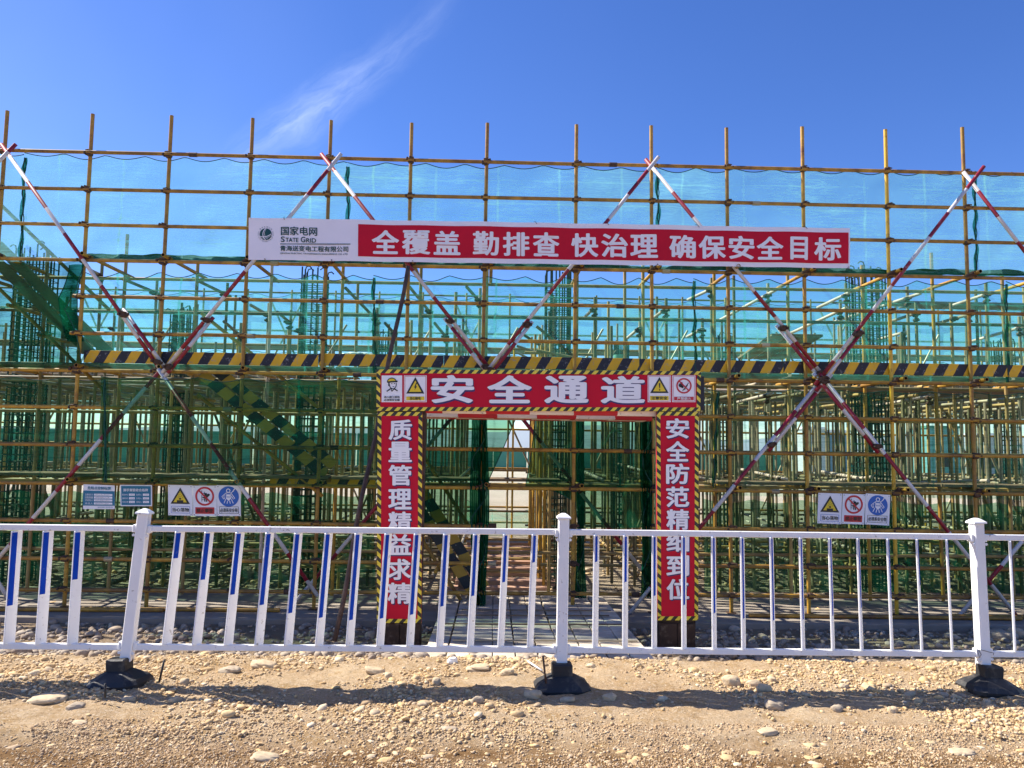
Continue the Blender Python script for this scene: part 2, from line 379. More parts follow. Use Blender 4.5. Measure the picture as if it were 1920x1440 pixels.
M['net'] = netmat('fine_pale_green_mesh', .28, (.86, 1, .98), (.34, .84, .82))
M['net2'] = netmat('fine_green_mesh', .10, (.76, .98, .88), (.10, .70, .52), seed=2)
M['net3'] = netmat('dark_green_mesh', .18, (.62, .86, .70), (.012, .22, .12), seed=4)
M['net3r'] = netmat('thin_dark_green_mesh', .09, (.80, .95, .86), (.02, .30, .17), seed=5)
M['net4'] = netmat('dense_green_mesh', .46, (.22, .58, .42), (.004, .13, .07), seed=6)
M['netfar'] = netmat('far_pale_green_mesh', .36, (.84, .99, .97), (.32, .78, .78), seed=8)

# ground materials
def groundmat():
    m, n, l, b = newmat('dusty_gravelly_dirt')
    geo = n.new('ShaderNodeNewGeometry'); sp = n.new('ShaderNodeSeparateXYZ'); l.new(geo.outputs['Position'], sp.inputs[0])
    def nz(s, d=5, r=.6):
        t = n.new('ShaderNodeTexNoise'); t.inputs['Scale'].default_value = s; t.inputs['Detail'].default_value = d; t.inputs['Roughness'].default_value = r; l.new(geo.outputs['Position'], t.inputs['Vector']); return t.outputs[0]
    def mr(v, a, b_, c=0., d=1.):
        k = n.new('ShaderNodeMapRange'); l.new(v, k.inputs[0]); k.inputs[1].default_value = a; k.inputs[2].default_value = b_; k.inputs[3].default_value = c; k.inputs[4].default_value = d; return k.outputs[0]
    def mix(f, a, b_):
        k = n.new('ShaderNodeMix'); k.data_type = 'RGBA'
        if isinstance(f, float): k.inputs[0].default_value = f
        else: l.new(f, k.inputs[0])
        for i, v in ((6, a), (7, b_)):
            if isinstance(v, tuple): k.inputs[i].default_value = (*v, 1)
            else: l.new(v, k.inputs[i])
        return k.outputs[2]
    def mu(a, b_, op='MULTIPLY'):
        k = n.new('ShaderNodeMath'); k.operation = op; k.use_clamp = True; l.new(a, k.inputs[0])
        if isinstance(b_, float): k.inputs[1].default_value = b_
        else: l.new(b_, k.inputs[1])
        return k.outputs[0]
    c = mix(mr(nz(1.3), .35, .65), (.52, .355, .20), (.65, .485, .30))
    c = mix(mr(nz(6, 6), .5, .68), c, (.46, .29, .125))
    c = mix(mr(nz(42, 6, .75), .52, .62), c, (.74, .60, .42))        # pale grit
    c = mix(mr(nz(62, 6, .75), .55, .66), c, (.24, .145, .065))        # dark crumbs
    # damp, disturbed soil nearest the camera
    yy = n.new('ShaderNodeMath'); yy.operation = 'MULTIPLY_ADD'; l.new(nz(.9, 4), yy.inputs[0]); yy.inputs[1].default_value = 1.0; l.new(sp.outputs[1], yy.inputs[2])
    damp = mr(yy.outputs[0], 5.5, 5.2)
    damp = mu(damp, mr(nz(2.6, 6), .30, .5)); 
    c = mix(damp, c, mix(mr(nz(30, 6, .7), .4, .62), (.30, .175, .075), (.20, .11, .045)))
    # dry wheel-packed band
    # earth bank behind the fence is greyer, its shade darkened into the soil colour
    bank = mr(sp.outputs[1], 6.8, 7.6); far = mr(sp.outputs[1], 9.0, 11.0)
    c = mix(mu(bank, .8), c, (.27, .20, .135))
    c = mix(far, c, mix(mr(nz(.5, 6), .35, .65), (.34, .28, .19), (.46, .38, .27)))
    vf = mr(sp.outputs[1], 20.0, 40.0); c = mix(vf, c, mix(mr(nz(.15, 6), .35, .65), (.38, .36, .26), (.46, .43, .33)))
    hz = mr(sp.outputs[1], 60.0, 320.0); c = mix(hz, c, (.42, .46, .42))  # distance haze mixed into the far ground colour
    l.new(c, b.inputs['Base Color']); b.inputs['Roughness'].default_value = .95; b.inputs['Specular IOR Level'].default_value = .15
    bp = n.new('ShaderNodeBump'); bp.inputs['Strength'].default_value = 1; bp.inputs['Distance'].default_value = .022
    ad = n.new('ShaderNodeMath'); ad.operation = 'ADD'; l.new(nz(45, 8, .75), ad.inputs[0]); l.new(nz(140, 4, .7), ad.inputs[1])
    l.new(ad.outputs[0], bp.inputs['Height']); l.new(bp.outputs[0], b.inputs['Normal'])
    return m
M['ground'] = groundmat()
def stonemat(name, cols, rough=.8):
    m, n, l, b = newmat(name)
    geo = n.new('ShaderNodeNewGeometry'); r = n.new('ShaderNodeValToRGB'); l.new(geo.outputs['Random Per Island'], r.inputs[0])
    e = r.color_ramp; e.interpolation = 'LINEAR'
    while len(e.elements) < len(cols): e.elements.new(.5)
    for i, cc in enumerate(cols): e.elements[i].position = i / (len(cols) - 1); e.elements[i].color = (*cc, 1)
    t = n.new('ShaderNodeTexNoise'); t.inputs['Scale'].default_value = 30; t.inputs['Detail'].default_value = 6; l.new(geo.outputs['Position'], t.inputs['Vector'])
    hsv = n.new('ShaderNodeHueSaturation'); mr = n.new('ShaderNodeMapRange'); mr.inputs[1].default_value = .3; mr.inputs[2].default_value = .7; mr.inputs[3].default_value = .82; mr.inputs[4].default_value = 1.15
    l.new(t.outputs[0], mr.inputs[0]); l.new(mr.outputs[0], hsv.inputs['Value']); l.new(r.outputs[0], hsv.inputs['Color'])
    l.new(hsv.outputs[0], b.inputs['Base Color']); b.inputs['Roughness'].default_value = rough; b.inputs['Specular IOR Level'].default_value = .25
    bp = n.new('ShaderNodeBump'); bp.inputs['Strength'].default_value = .25; bp.inputs['Distance'].default_value = .004
    t2 = n.new('ShaderNodeTexNoise'); t2.inputs['Scale'].default_value = 120; t2.inputs['Detail'].default_value = 4; l.new(geo.outputs['Position'], t2.inputs['Vector']); l.new(t2.outputs[0], bp.inputs['Height']); l.new(bp.outputs[0], b.inputs['Normal'])
    return m
M['gravel'] = stonemat('river_gravel', [(.54, .36, .17), (.62, .46, .26), (.48, .33, .17), (.70, .57, .38), (.38, .28, .18), (.57, .38, .18), (.62, .45, .24)])
M['bankgravel'] = stonemat('shade_darkened_bank_gravel', [(.34, .26, .18), (.40, .33, .25), (.28, .22, .17), (.46, .39, .30)])  # darker copy of the gravel, bank shade put into its colour
M['dampcrumb'] = stonemat('damp_soil_crumbs', [(.34, .21, .095), (.26, .155, .07), (.42, .28, .14), (.20, .12, .055)])
M['crumb'] = stonemat('soil_crumbs', [(.50, .345, .19), (.56, .41, .24), (.40, .27, .15), (.62, .50, .34), (.46, .31, .17), (.30, .20, .12)])
M['stone'] = stonemat('pale_river_stone', [(.56, .45, .31), (.52, .40, .25)])
M['stonegrey'] = stonemat('grey_brown_river_stone', [(.42, .33, .22), (.38, .31, .23)])

# ------------------------------------------------------------------ ground
YP = np.array([-60, 3.0, 4.9, 5.08, 5.3, 5.75, 6.6, 6.85, 7.3, 8.0, 9.1, 9.4, 19, 24, 60, 3000.])
ZP = np.array([-.085, -.085, -.085, -.065, -.045, -.04, -.03, -.09, -.20, -.33, -.385, -.39, -.37, -.35, -.3, -.3])
def gz(x, y):
    x = np.asarray(x, float); y = np.asarray(y, float)
    ys = y + .10 * fbm(x, y * 0, 1.3, 3)
    z = np.interp(ys, YP, ZP)
    drop = np.clip((x - 1.2) / .8, 0, 1) * np.clip((ys - 6.78) / .22, 0, 1) * np.clip((9.3 - y) / .8, 0, 1)
    z = z - drop * np.clip(z + .33, 0, 1) * .92
    near = np.clip((11 - y) / 3, 0, 1)
    rough = np.clip((y - 4.8) / .5, .0, 1)
    z = z + near * (.018 * fbm(x, y, .9, 11) * (.5 + rough) + (.004 + .018 * rough) * fbm(x, y, 4.5, 21, 3) + (.0035 + .006 * rough) * fbm(x, y, 22, 31, 3))
    # berm of graded gravel left along the road edge
    z = z + .022 * np.exp(-((y - 5.02 - .05 * fbm(x, y * 0, 1.7, 5)) / .07) ** 2) * (.4 + .8 * vnoise(x * 1.2, y * 0, 9))
    return z + .04 * fbm(x, y, .25, 41) * np.clip((y - 20) / 10, 0, 1)
def axis(lo, hi, st, far_lo, far_hi):
    a = list(np.arange(lo, hi, st)); s = st
    while a[-1] < far_hi: s *= 1.22; a.append(a[-1] + s)
    b = []; s = st; v = lo
    while v > far_lo: s *= 1.22; v -= s; b.append(v)
    return np.array(b[::-1] + a)
gx = axis(-6.6, 6.9, .021, -1500, 1500); gy = axis(3.6, 9.45, .019, -60, 3000)
X, Y = np.meshgrid(gx, gy); Z = gz(X, Y)
nx, ny = len(gx), len(gy)
ii = (np.arange(ny - 1)[:, None] * nx + np.arange(nx - 1)[None, :]).ravel()
F = np.stack([ii, ii + 1, ii + nx + 1, ii + nx], 1)
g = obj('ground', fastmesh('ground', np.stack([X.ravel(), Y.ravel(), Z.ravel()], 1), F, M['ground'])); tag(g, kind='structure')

# pebbles ----------------------------------------------------------
def ico(sub):
    t = (1 + 5 ** .5) / 2
    V = [(-1, t, 0), (1, t, 0), (-1, -t, 0), (1, -t, 0), (0, -1, t), (0, 1, t), (0, -1, -t), (0, 1, -t), (t, 0, -1), (t, 0, 1), (-t, 0, -1), (-t, 0, 1)]
    F = [(0, 11, 5), (0, 5, 1), (0, 1, 7), (0, 7, 10), (0, 10, 11), (1, 5, 9), (5, 11, 4), (11, 10, 2), (10, 7, 6), (7, 1, 8), (3, 9, 4), (3, 4, 2), (3, 2, 6), (3, 6, 8), (3, 8, 9), (4, 9, 5), (2, 4, 11), (6, 2, 10), (8, 6, 7), (9, 8, 1)]
    V = [np.array(v) / np.linalg.norm(v) for v in V]
    for _ in range(sub):
        c = {}; nf = []
        def mid(a, b):
            k = (min(a, b), max(a, b))
            if k not in c: v = V[a] + V[b]; V.append(v / np.linalg.norm(v)); c[k] = len(V) - 1
            return c[k]
        for a, b, d in F:
            e, f, g_ = mid(a, b), mid(b, d), mid(d, a); nf += [(a, e, g_), (b, f, e), (d, g_, f), (e, f, g_)]
        F = nf
    return np.array(V), np.array(F)
I0, I1, I2 = ico(0), ico(1), ico(3)
def pebbles(name, P, S, mat, base, flat=.55, sink=.25, rough=.13):
    V0, F0 = base; n = len(P)
    sc = S[:, None] * np.stack([rng.uniform(.75, 1.35, n), rng.uniform(.6, 1.0, n), rng.uniform(flat * .7, flat * 1.4, n)], 1)
    V = V0[None] * (1 + rough * rng.standard_normal((n, len(V0), 1))) * sc[:, None, :]
    a = rng.uniform(0, 6.283, n); tl = rng.normal(0, .22, n)
    ct, st_ = np.cos(tl), np.sin(tl)
    x = V[..., 0] * ct[:, None] + V[..., 2] * st_[:, None]; z = -V[..., 0] * st_[:, None] + V[..., 2] * ct[:, None]; y = V[..., 1]
    ca, sa_ = np.cos(a)[:, None], np.sin(a)[:, None]
    xx = x * ca - y * sa_; yy = x * sa_ + y * ca
    W = np.stack([xx + P[:, None, 0], yy + P[:, None, 1], z + P[:, None, 2] + (S * flat * (1 - 2 * sink))[:, None]], 2).reshape(-1, 3)
    Fa = (F0[None] + (np.arange(n) * len(V0))[:, None, None]).reshape(-1, 3)
    o = obj(name, fastmesh(name, W, Fa, mat)); tag(o, kind='stuff'); return o
def scatter(n, y0, y1, dens):
    out_ = []; 
    while len(out_) < n:
        y = rng.uniform(y0, y1, n * 3); x = rng.uniform(-1, 1, n * 3) * (.72 * y + .35)
        k = rng.uniform(0, 1, n * 3) < dens(x, y); out_ += list(zip(x[k], y[k]))
    P = np.array(out_[:n]); return np.column_stack([P, gz(P[:, 0], P[:, 1])])
def clump(x, y):
    c = np.clip(.5 + 1.3 * fbm(x, y, 1.5, 77), 0.03, 1) ** 1.6
    berm = np.exp(-((y - 5.03 - .05 * fbm(x, y * 0, 1.7, 5)) / .12) ** 2)
    band = np.clip((y - 4.9) / .4, 0, 1)
    return np.clip(c * (.10 + band) + .7 * berm * c, 0, 1)
P = scatter(27000, 4.1, 7.4, clump); pebbles('fine_gravel', P, rng.lognormal(math.log(.0068), .45, len(P)).clip(.003, .02), M['gravel'], I0, .6, .2)
P = scatter(2600, 5.15, 7.3, clump); pebbles('gravel', P, rng.lognormal(math.log(.0145), .5, len(P)).clip(.007, .045), M['gravel'], I1, .5, .36, .11)
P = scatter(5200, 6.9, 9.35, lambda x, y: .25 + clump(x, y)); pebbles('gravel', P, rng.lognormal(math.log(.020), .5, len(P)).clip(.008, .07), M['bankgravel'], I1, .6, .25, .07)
P = scatter(1000, 4.1, 5.1, lambda x, y: np.clip(.45 + 1.3 * fbm(x, y, 1.4, 58), .05, 1)); pebbles('gravel', P, rng.lognormal(math.log(.0105), .45, len(P)).clip(.005, .026), M['gravel'], I1, .32, .84, .08)
P = scatter(9000, 4.1, 4.72, lambda x, y: np.clip(.6 + 1.3 * fbm(x, y, 2.4, 59), .1, 1)); pebbles('fine_gravel', P, rng.lognormal(math.log(.0048), .4, len(P)).clip(.003, .012), M['dampcrumb'], I0, .7, .3)
P = scatter(21000, 4.45, 5.2, lambda x, y: np.clip(.6 + 1.3 * fbm(x, y, 2.4, 59), .1, 1)); pebbles('fine_gravel', P, rng.lognormal(math.log(.0048), .4, len(P)).clip(.003, .013), M['crumb'], I0, .7, .32)
P = scatter(420, 4.1, 5.0, lambda x, y: np.clip(.5 + 1.2 * fbm(x, y, 1.1, 55), 0, 1)); pebbles('gravel', P, rng.lognormal(math.log(.022), .45, len(P)).clip(.01, .05), M['gravel'], I1, .3, .78, .06)
P = scatter(2600, 9.8, 17, lambda x, y: .2 + clump(x, y)); pebbles('gravel', P, rng.lognormal(math.log(.03), .5, len(P)).clip(.01, .09), M['gravel'], I0, .6, .2)

# single larger stones: centre px, centre py, width px, height px
def gp(px, py):
    """point on the ground seen at that pixel of the photograph"""
    d = ROT.to_3x3() @ Vector(((px - 960) / 1440, -(py - 720) / 1440, -1)); t = 1.
    lo, hi = 2., 30.
    for _ in range(50):
        t = (lo + hi) / 2; p = Vector((0, 0, CAM_H)) + d * t
        if p.z > float(gz(p.x, p.y)): lo = t
        else: hi = t
    return Vector((0, 0, CAM_H)) + d * t
STONES = [
    (81, 1312, 64, 15, 'stone', 'long flat pale stone left of the first black fence base'),
    (140, 1324, 28, 11, 'stonegrey', 'small flat brown stone just right of the long flat pale stone'),
    (240, 1310, 22, 9, 'stone', 'small oval pale stone touching the front of the first black fence base'),
    (148, 1354, 26, 8, 'stone', 'flat tan pebble on the road in front of the first fence base'),
    (346, 1278, 14, 14, 'stone', 'rounded pale stone just right of the first black fence base'),
    (430, 1256, 38, 12, 'stonegrey', 'low greyish stone in the sunlit gravel under the second fence section, left end'),
    (492, 1246, 46, 13, 'stone', 'wide tan stone below the bottom rail, left of the leaning pole foot'),
    (757, 1228, 24, 14, 'stone', 'round pale stone under the bottom rail by the left gate column'),
    (702, 1257, 34, 10, 'stone', 'flat beige stone in the heap of gravel in front of the left gate column'),
    (728, 1266, 14, 14, 'stone', 'egg shaped beige stone beneath the flat one by the left gate column'),
    (848, 1238, 20, 13, 'white', 'bright white angular rock in front of the plank walkway'),
    (897, 1252, 42, 10, 'stone', 'long smooth cream stone in front of the plank walkway'),
    (951, 1260, 24, 12, 'stone', 'oval cream stone between the walkway and the middle fence base'),
    (818, 1277, 14, 13, 'stone', 'small round pale stone at the edge of the fence shadow'),
    (1000, 1301, 32, 15, 'stone', 'pale egg shaped stone lying against the left side of the middle fence base'),
    (897, 1311, 20, 12, 'stonegrey', 'brownish stone just in front of the fence shadow, left of the middle base'),
    (791, 1321, 18, 9, 'stone', 'small smooth pale stone on the road side of the fence shadow'),
    (1063, 1312, 26, 8, 'stone', 'flat oval stone touching the front of the middle fence base'),
    (1143, 1307, 24, 13, 'stone', 'angular cream rock just right of the middle fence base'),
    (1372, 1277, 30, 22, 'stone', 'lumpy cream rock, biggest of the row behind the fence shadow'),
    (1413, 1282, 25, 14, 'stone', 'smooth cream stone right of the lumpy rock'),
    (1434, 1290, 27, 16, 'stone', 'pale stone half in the fence shadow right of the smooth cream one'),
    (1449, 1274, 15, 10, 'stone', 'small bright stone behind the half shaded pale stone'),
    (1550, 1239, 40, 15, 'stone', 'large smooth whitish stone under the bottom rail of the third section'),
    (1588, 1246, 33, 19, 'stonegrey', 'large grey stone leaning on the smooth whitish one'),
    (1583, 1287, 18, 10, 'stone', 'bright white pebble behind the fence shadow in the third section'),
    (1454, 1322, 34, 17, 'stonegrey', 'big rounded brown stone on the road side of the fence shadow'),
    (1571, 1328, 19, 13, 'stonegrey', 'rounded grey brown stone right of the big rounded brown one'),
    (1676, 1330, 18, 14, 'stone', 'pale oval stone left of the right fence base, road side'),
    (1852, 1316, 14, 10, 'stone', 'small tan stone in front of the right fence base'),
    (1440, 1370, 36, 9, 'stone', 'flat grey stone set into the road right of centre'),
    (843, 1366, 32, 9, 'stonegrey', 'flat brown stone set into the road left of centre'),
    (1806, 1409, 42, 9, 'stone', 'flat cream stone pressed into the road near the lower right corner'),
    (495, 1418, 46, 12, 'stone', 'cracked flat stone pressed into the damp soil near the bottom edge'),
    (301, 1177, 11, 15, 'stone', 'upright egg shaped grey stone in the shaded bank behind the fence'),
    (1880, 1190, 46, 20, 'stonegrey', 'large rounded stone in the shaded bank at the right end'),
    (1908, 1186, 30, 22, 'stone', 'sunlit square edged stone in the shaded bank at the right end'),
    (693, 1190, 18, 15, 'stone', 'pale cobble against the foot of the left gate column'),
    (1868, 1250, 18, 8, 'stone', 'small pale stone behind the right fence base'),
    (1770, 1302, 18, 9, 'stonegrey', 'dull stone at the left edge of the right fence base'),
]
for sx, sy, sw, sh, mt_, lab in STONES:
    p = gp(sx, sy + sh * .4); dpt = p.y; a = sw / 1440 * dpt / 2; h = max(sh / 1440 * dpt, .012)
    V0, F0 = I2; V = V0.copy()
    q = V0 * 1.7 + np.array([sx, sy, 3.]) * .13
    V = V0 * (1 + .34 * fbm(q[:, 0] + q[:, 2], q[:, 1] - q[:, 2] * .5, .9, 5 + int(sx), 2)[:, None] + .09 * fbm(q[:, 0], q[:, 1] + q[:, 2], 3, 8, 2)[:, None])
    V = np.sign(V) * np.abs(V) ** .80
    dz = h * .55; V = V * np.array([a * 1.04, max(a * .7, dz), dz])
    o = obj('stone', fastmesh('stone', V, F0, M['stone'] if mt_ == 'stone' else M['plastic'] if mt_ == 'white' else M['stonegrey']), None,
            Matrix.Translation((p.x, p.y + a * .25, float(gz(p.x, p.y)) + dz * (.0 if sy > 1350 else .4))) @ Matrix.Rotation(random.uniform(-.35, .35), 4, 'Z') @ Matrix.Rotation(random.uniform(-.15, .15), 4, 'Y'))
    tag(o, lab, 'stone', 'larger stones lying in the gravel')

# hills, far fence, far site
hx = np.linspace(-1800, 1800, 160)
hv = []; hf = []
for i, x in enumerate(hx):
    top = 22 + 30 * vnoise(np.array(x / 260.), np.array(.3), 4) + 10 * vnoise(np.array(x / 60.), np.array(.7), 6) - (10 if x > 300 else 0)
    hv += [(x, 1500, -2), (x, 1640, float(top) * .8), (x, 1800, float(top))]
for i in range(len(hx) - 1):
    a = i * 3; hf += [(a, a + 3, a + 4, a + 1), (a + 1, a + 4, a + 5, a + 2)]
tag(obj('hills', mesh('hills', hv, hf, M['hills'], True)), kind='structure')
ff = thing('boundary_fence', (0, 70, -.3), 'long low green sheet fence far behind the site', 'fence')
for i in range(40):
    b = MB(); x = -62 + i * 3.1; b.box(x, x + 3.04, 70 + .3 * (i % 3), 70.06 + .3 * (i % 3), -.3, 2.1 + (.7 if i < 17 else -.5)); b.build('panel', M['farfence'], ff)
for i, (px0, px1, ph, c, lab) in enumerate([(1508, 1548, 800, (.42, .47, .48), 'white site cabin far behind the scaffold'), (1556, 1592, 806, (.16, .26, .34), 'small blue site cabin beside the white cabin'), (1742, 1800, 798, (.12, .32, .32), 'teal container far behind at the right'), (1850, 1880, 812, (.42, .46, .46), 'small pale cabin far behind at the right edge')]):
    a = at(px0, ph, 62); bq = at(px1, 872, 62)
    t = thing('site_cabin', ((a.x + bq.x) / 2, 63, -.3), lab, 'cabin')
    MB().box(a.x, bq.x, 62, 65, -.32, a.z - .2).build('wall', pmat('cabin_paint', c, .6), t)
    MB().box(a.x - .1, bq.x + .1, 61.9, 65.1, a.z - .197, a.z).build('roof', M['farfence'] if i == 2 else M['panelwhite'], t)
    MB().box((a.x * .6 + bq.x * .4) - .3, (a.x * .6 + bq.x * .4) + .5, 61.94, 61.99, .6, 1.4).build('window', M['blackprint'], t)

# concrete strip at the scaffold foot
MB().box(-14, 14, 9.36, 11.3, -.6, -.32, bev=.01).build('concrete_strip', M['concrete'], kind='structure')

# ------------------------------------------------------------------ front scaffold
YF = 9.9
fs = thing('facade_scaffold', (0, YF, -.32), 'long two row pipe scaffold in orange yellow paint along the whole front', 'scaffolding')
PX = [(14, 208), (174, 214), (322, 217), (474, 222), (621, 226), (772, 231), (914, 231), (1081, 234), (1221, 236), (1362, 240), (1504, 238), (1660, 243), (1804, 239)]
LY = [306, 373, 438, 504, 571, 639, 707, 775, 843, 915, 985, 1055, 1111]      # at x = 914
LZ = [at(914, y, YF).z for y in LY]
poles = []
for i, (x, y) in enumerate(PX):
    t = at(x, y, YF); poles.append((t.x, t.z))
poles = [(poles[0][0] - 1.04, poles[0][1])] + poles + [(poles[-1][0] + 1.04, poles[-1][1]), (poles[-1][0] + 2.1, poles[-1][1])]
XL, XR = poles[0][0] - .6, poles[-1][0] + .6
cpl = MB()
cpl.box(-.034, .034, -.036, .03, -.03, .03, bev=.012); cpl.box(-.052, -.03, -.05, .01, -.016, .016, bev=.004); cpl.box(.03, .06, -.03, -.014, -.012, .02, bev=.003)
cpl.pipe((.046, -.055, .0), (.046, -.0, .0), .008); cpl.pipe((-.02, -.052, .022), (.03, -.052, .022), .007)
cpl_me = mesh('coupler', cpl.V, cpl.F, M['coupler'])
def coupler(p, parent, s=1.):
    return obj('coupler', cpl_me, parent, Matrix.Translation(p) @ Matrix.Rotation(random.uniform(-.3, .3), 4, 'Y') @ Matrix.Diagonal((s * random.uniform(.9, 1.15), s, s * random.uniform(.9, 1.2), 1)))
for i, (x, z) in enumerate(poles):
    mt_ = M['yellow'] if i in (12,) else M['pole']
    lean = random.uniform(-.022, .022)
    pipe('pole', (x + lean, YF, -.32), (x, YF, z), mt_, fs, n=14)
    MB().box(x + lean - .06, x + lean + .06, YF - .06, YF + .06, -.318, -.312, bev=.002).build('base_plate', M['coupler'], fs)
    for k, lz in enumerate(LZ):
        if k in (2,) and 3 < i < 12: continue
        coupler((x + lean * .5, YF - .03, lz + .003), fs, 1.25 if k in (3, 6, 9) else 1.12)
    # inner row pole
    xi = x + random.uniform(.02, .12)
    pipe('pole', (xi, YF + .92, -.32), (xi + random.uniform(-.02, .02), YF + .92, 4.42 + random.uniform(-.1, .35)), random.choice([M['pole'], M['oldyel'], M['palepipe'] if i % 5 == 4 else M['oldyel']]), fs)
for k, lz in enumerate(LZ):
    tilt = random.uniform(-.006, .006)
    js = [XL, XL + 4.1 + (k * 1.37) % 3, XL + 9.6 + (k * 1.9) % 2.5, XR]
    if k in (10, 11): js = [XL, XL + 3.3, poles[7][0] + .15, None, poles[9][0] - .1, XR]
    for a, b in zip(js[:-1], js[1:]):
        if a is None or b is None: continue
        if k in (4, 5) and a == XL:      # cut short behind the dense net at the left
            a = at(140, 560, YF).x
        dy = -.052
        pipe('ledger', (a, YF + dy, lz + tilt * (a) * .3), (b, YF + dy, lz + tilt * (b) * .3 + random.uniform(-.008, .008)), M['ledger'] if k not in (6, 7, 9) else M['pole'], fs, n=12)
        if b < XR: MB().pipe((b - .05, YF + dy, lz + tilt * b * .3), (b + .05, YF + dy, lz + tilt * b * .3), .031, 10).build('sleeve_coupler', M['galv'] if k % 2 else M['coupler'], fs)
    if k in (3, 4, 6, 7, 8, 9, 11):
        pipe('ledger', (XL, YF + .972, lz - .02), (XR, YF + .972, lz + .02), M['oldyel'] if k % 2 else M['olive'], fs)
# transoms poking out to the front; recessed black discs paint the dark bore
V, F = cyl(14, PIPE_R, 1.45, cap=False); V2, F2 = cyl(14, PIPE_R * .8, .05, cap=False)
ring = [(i, 14 + i, 14 + (i + 1) % 14, (i + 1) % 14) for i in range(14)]
tv = [Vector(v) for v in V[:14]] + [Vector((v[0], v[1], 0)) * 1 for v in V2[:14]] + [Vector(v) for v in V[14:]] + [Vector((v[0], v[1], .04)) for v in V2[:14]]
tf = ring + [((i), (i + 1) % 14, 28 + (i + 1) % 14, 28 + i) for i in range(14)] + [(14 + i, 42 + i, 42 + (i + 1) % 14, 14 + (i + 1) % 14) for i in range(14)]
tr_me = bpy.data.meshes.new('transom'); tr_me.from_pydata([tuple(v) for v in tv], [], tf + [tuple(42 + i for i in range(14))]); tr_me.update()
tr_me.materials.append(M['pole']); tr_me.materials.append(M['hole'])
for i_, p_ in enumerate(tr_me.polygons): p_.material_index = 1 if i_ >= 28 else 0
for k in (3, 6, 9):
    for i, (x, z) in enumerate(poles):
        a = Vector((x + .065 + random.uniform(-.01, .02), YF - .17 - random.uniform(0, .05), LZ[k] + .052))
        obj('transom', tr_me, fs, frame(a, a + Vector((random.uniform(-.03, .03), 1.4, random.uniform(-.01, .02)))))
        coupler((x + .05, YF - .04, LZ[k] + .04), fs, 1.1)
# red and white cross braces: (x0,y0,x1,y1, phase)
BR = [(2, 270, 303, 696, .2), (303, 700, 640, 288, .42), (602, 288, 925, 700, .1), (905, 706, 1235, 294, .3), (1210, 298, 1550, 712, .25), (1528, 722, 1845, 312, 0), (1806, 322, 1990, 560, .5), (-60, 360, 30, 270, .1),
      (303, 692, -30, 1078, .1), (297, 692, 596, 1118, .5), (918, 700, 553, 1130, .3), (914, 702, 1222, 1092, .1), (1548, 702, 1180, 1150, .2), (1536, 700, 1925, 1178, .35), (2030, 880, 1796, 1158, .0), (-30, 1050, 14, 1120, .2)]
def stripe_pipe(a, b, ph, parent, r=.0245):
    a = Vector(a); b = Vector(b); Lc = (b - a).length; V, F = cyl(14, r, Lc)
    V = [(v[0], v[1], v[2] + ph) for v in V]
    me = mesh('brace', V, F, M['brace']); me.polygons.foreach_set('use_smooth', [len(p.vertices) == 4 for p in me.polygons])
    return obj('brace', me, parent, frame(a, b) @ Matrix.Translation((0, 0, -ph)))
for i, (x0, y0, x1, y1, ph) in enumerate(BR):
    Yb = YF - .11 - (.052 if i % 2 else 0)
    if i in (10, 11): Yb = YF + .17
    a = at(x0, y0, Yb); b = at(x1, y1, Yb); stripe_pipe(a, b, ph, fs)
    if i < 6 or i in (12, 13):     # second pipe lapped on the lower half
        low = b if b.z < a.z else a; hi = a if b.z < a.z else b
        if i in (12, 13): low, hi = hi, low
        d = (hi - low).normalized(); off = Vector((d.z, 0, -d.x)) * (.058 if i % 2 else -.058)
        if i == 0: off = -off
        s = low + off - d * .05; e = low + off + d * (.95 if i < 6 else 1.25)
        stripe_pipe(s, e, ph + .3, fs)
        coupler(e - d * .08 - off * .5 - Vector((0, .02, 0)), fs, 1.15); coupler(low + d * .12 + off * .5 - Vector((0, .02, 0)), fs, 1.15)
# toe boards
x = at(152, 680, YF - .02).x; zt = lambda x_: at(927, 677.5, YF).z
k = 0
while x < XR:
    Ln = [3.0, 1.62, 2.55, 1.9, 2.98][k % 5]
    b = MB(); b.box(0, Ln - .004, 0, .018, 0, .158, bev=.003)
    o = b.build('toe_board', M['toe'], fs, world=Matrix.Translation((x, YF + .03 + .004 * (k % 2), LZ[6] + .115 + random.uniform(-.006, .006))) @ Matrix.Rotation(random.uniform(-.002, .002), 4, 'Y'))
    x += Ln; k += 1
# plank deck on transoms at the second and third lift, seen edge on
for k_, mt_ in ((6, 'steelboard'), (9, 'timber_dark')):
    for j in range(2):
        x = XL
        while x < XR:
            if k_ == 9 and -.9 < x < 2.0: x += 1.0; continue
            MB().box(x, min(x + 2.96, XR), YF + .12 + j * .26, YF + .36 + j * .26, LZ[k_] + .08, LZ[k_] + .115, bev=.004).build('deck_board', M[mt_], fs)
            x += 3

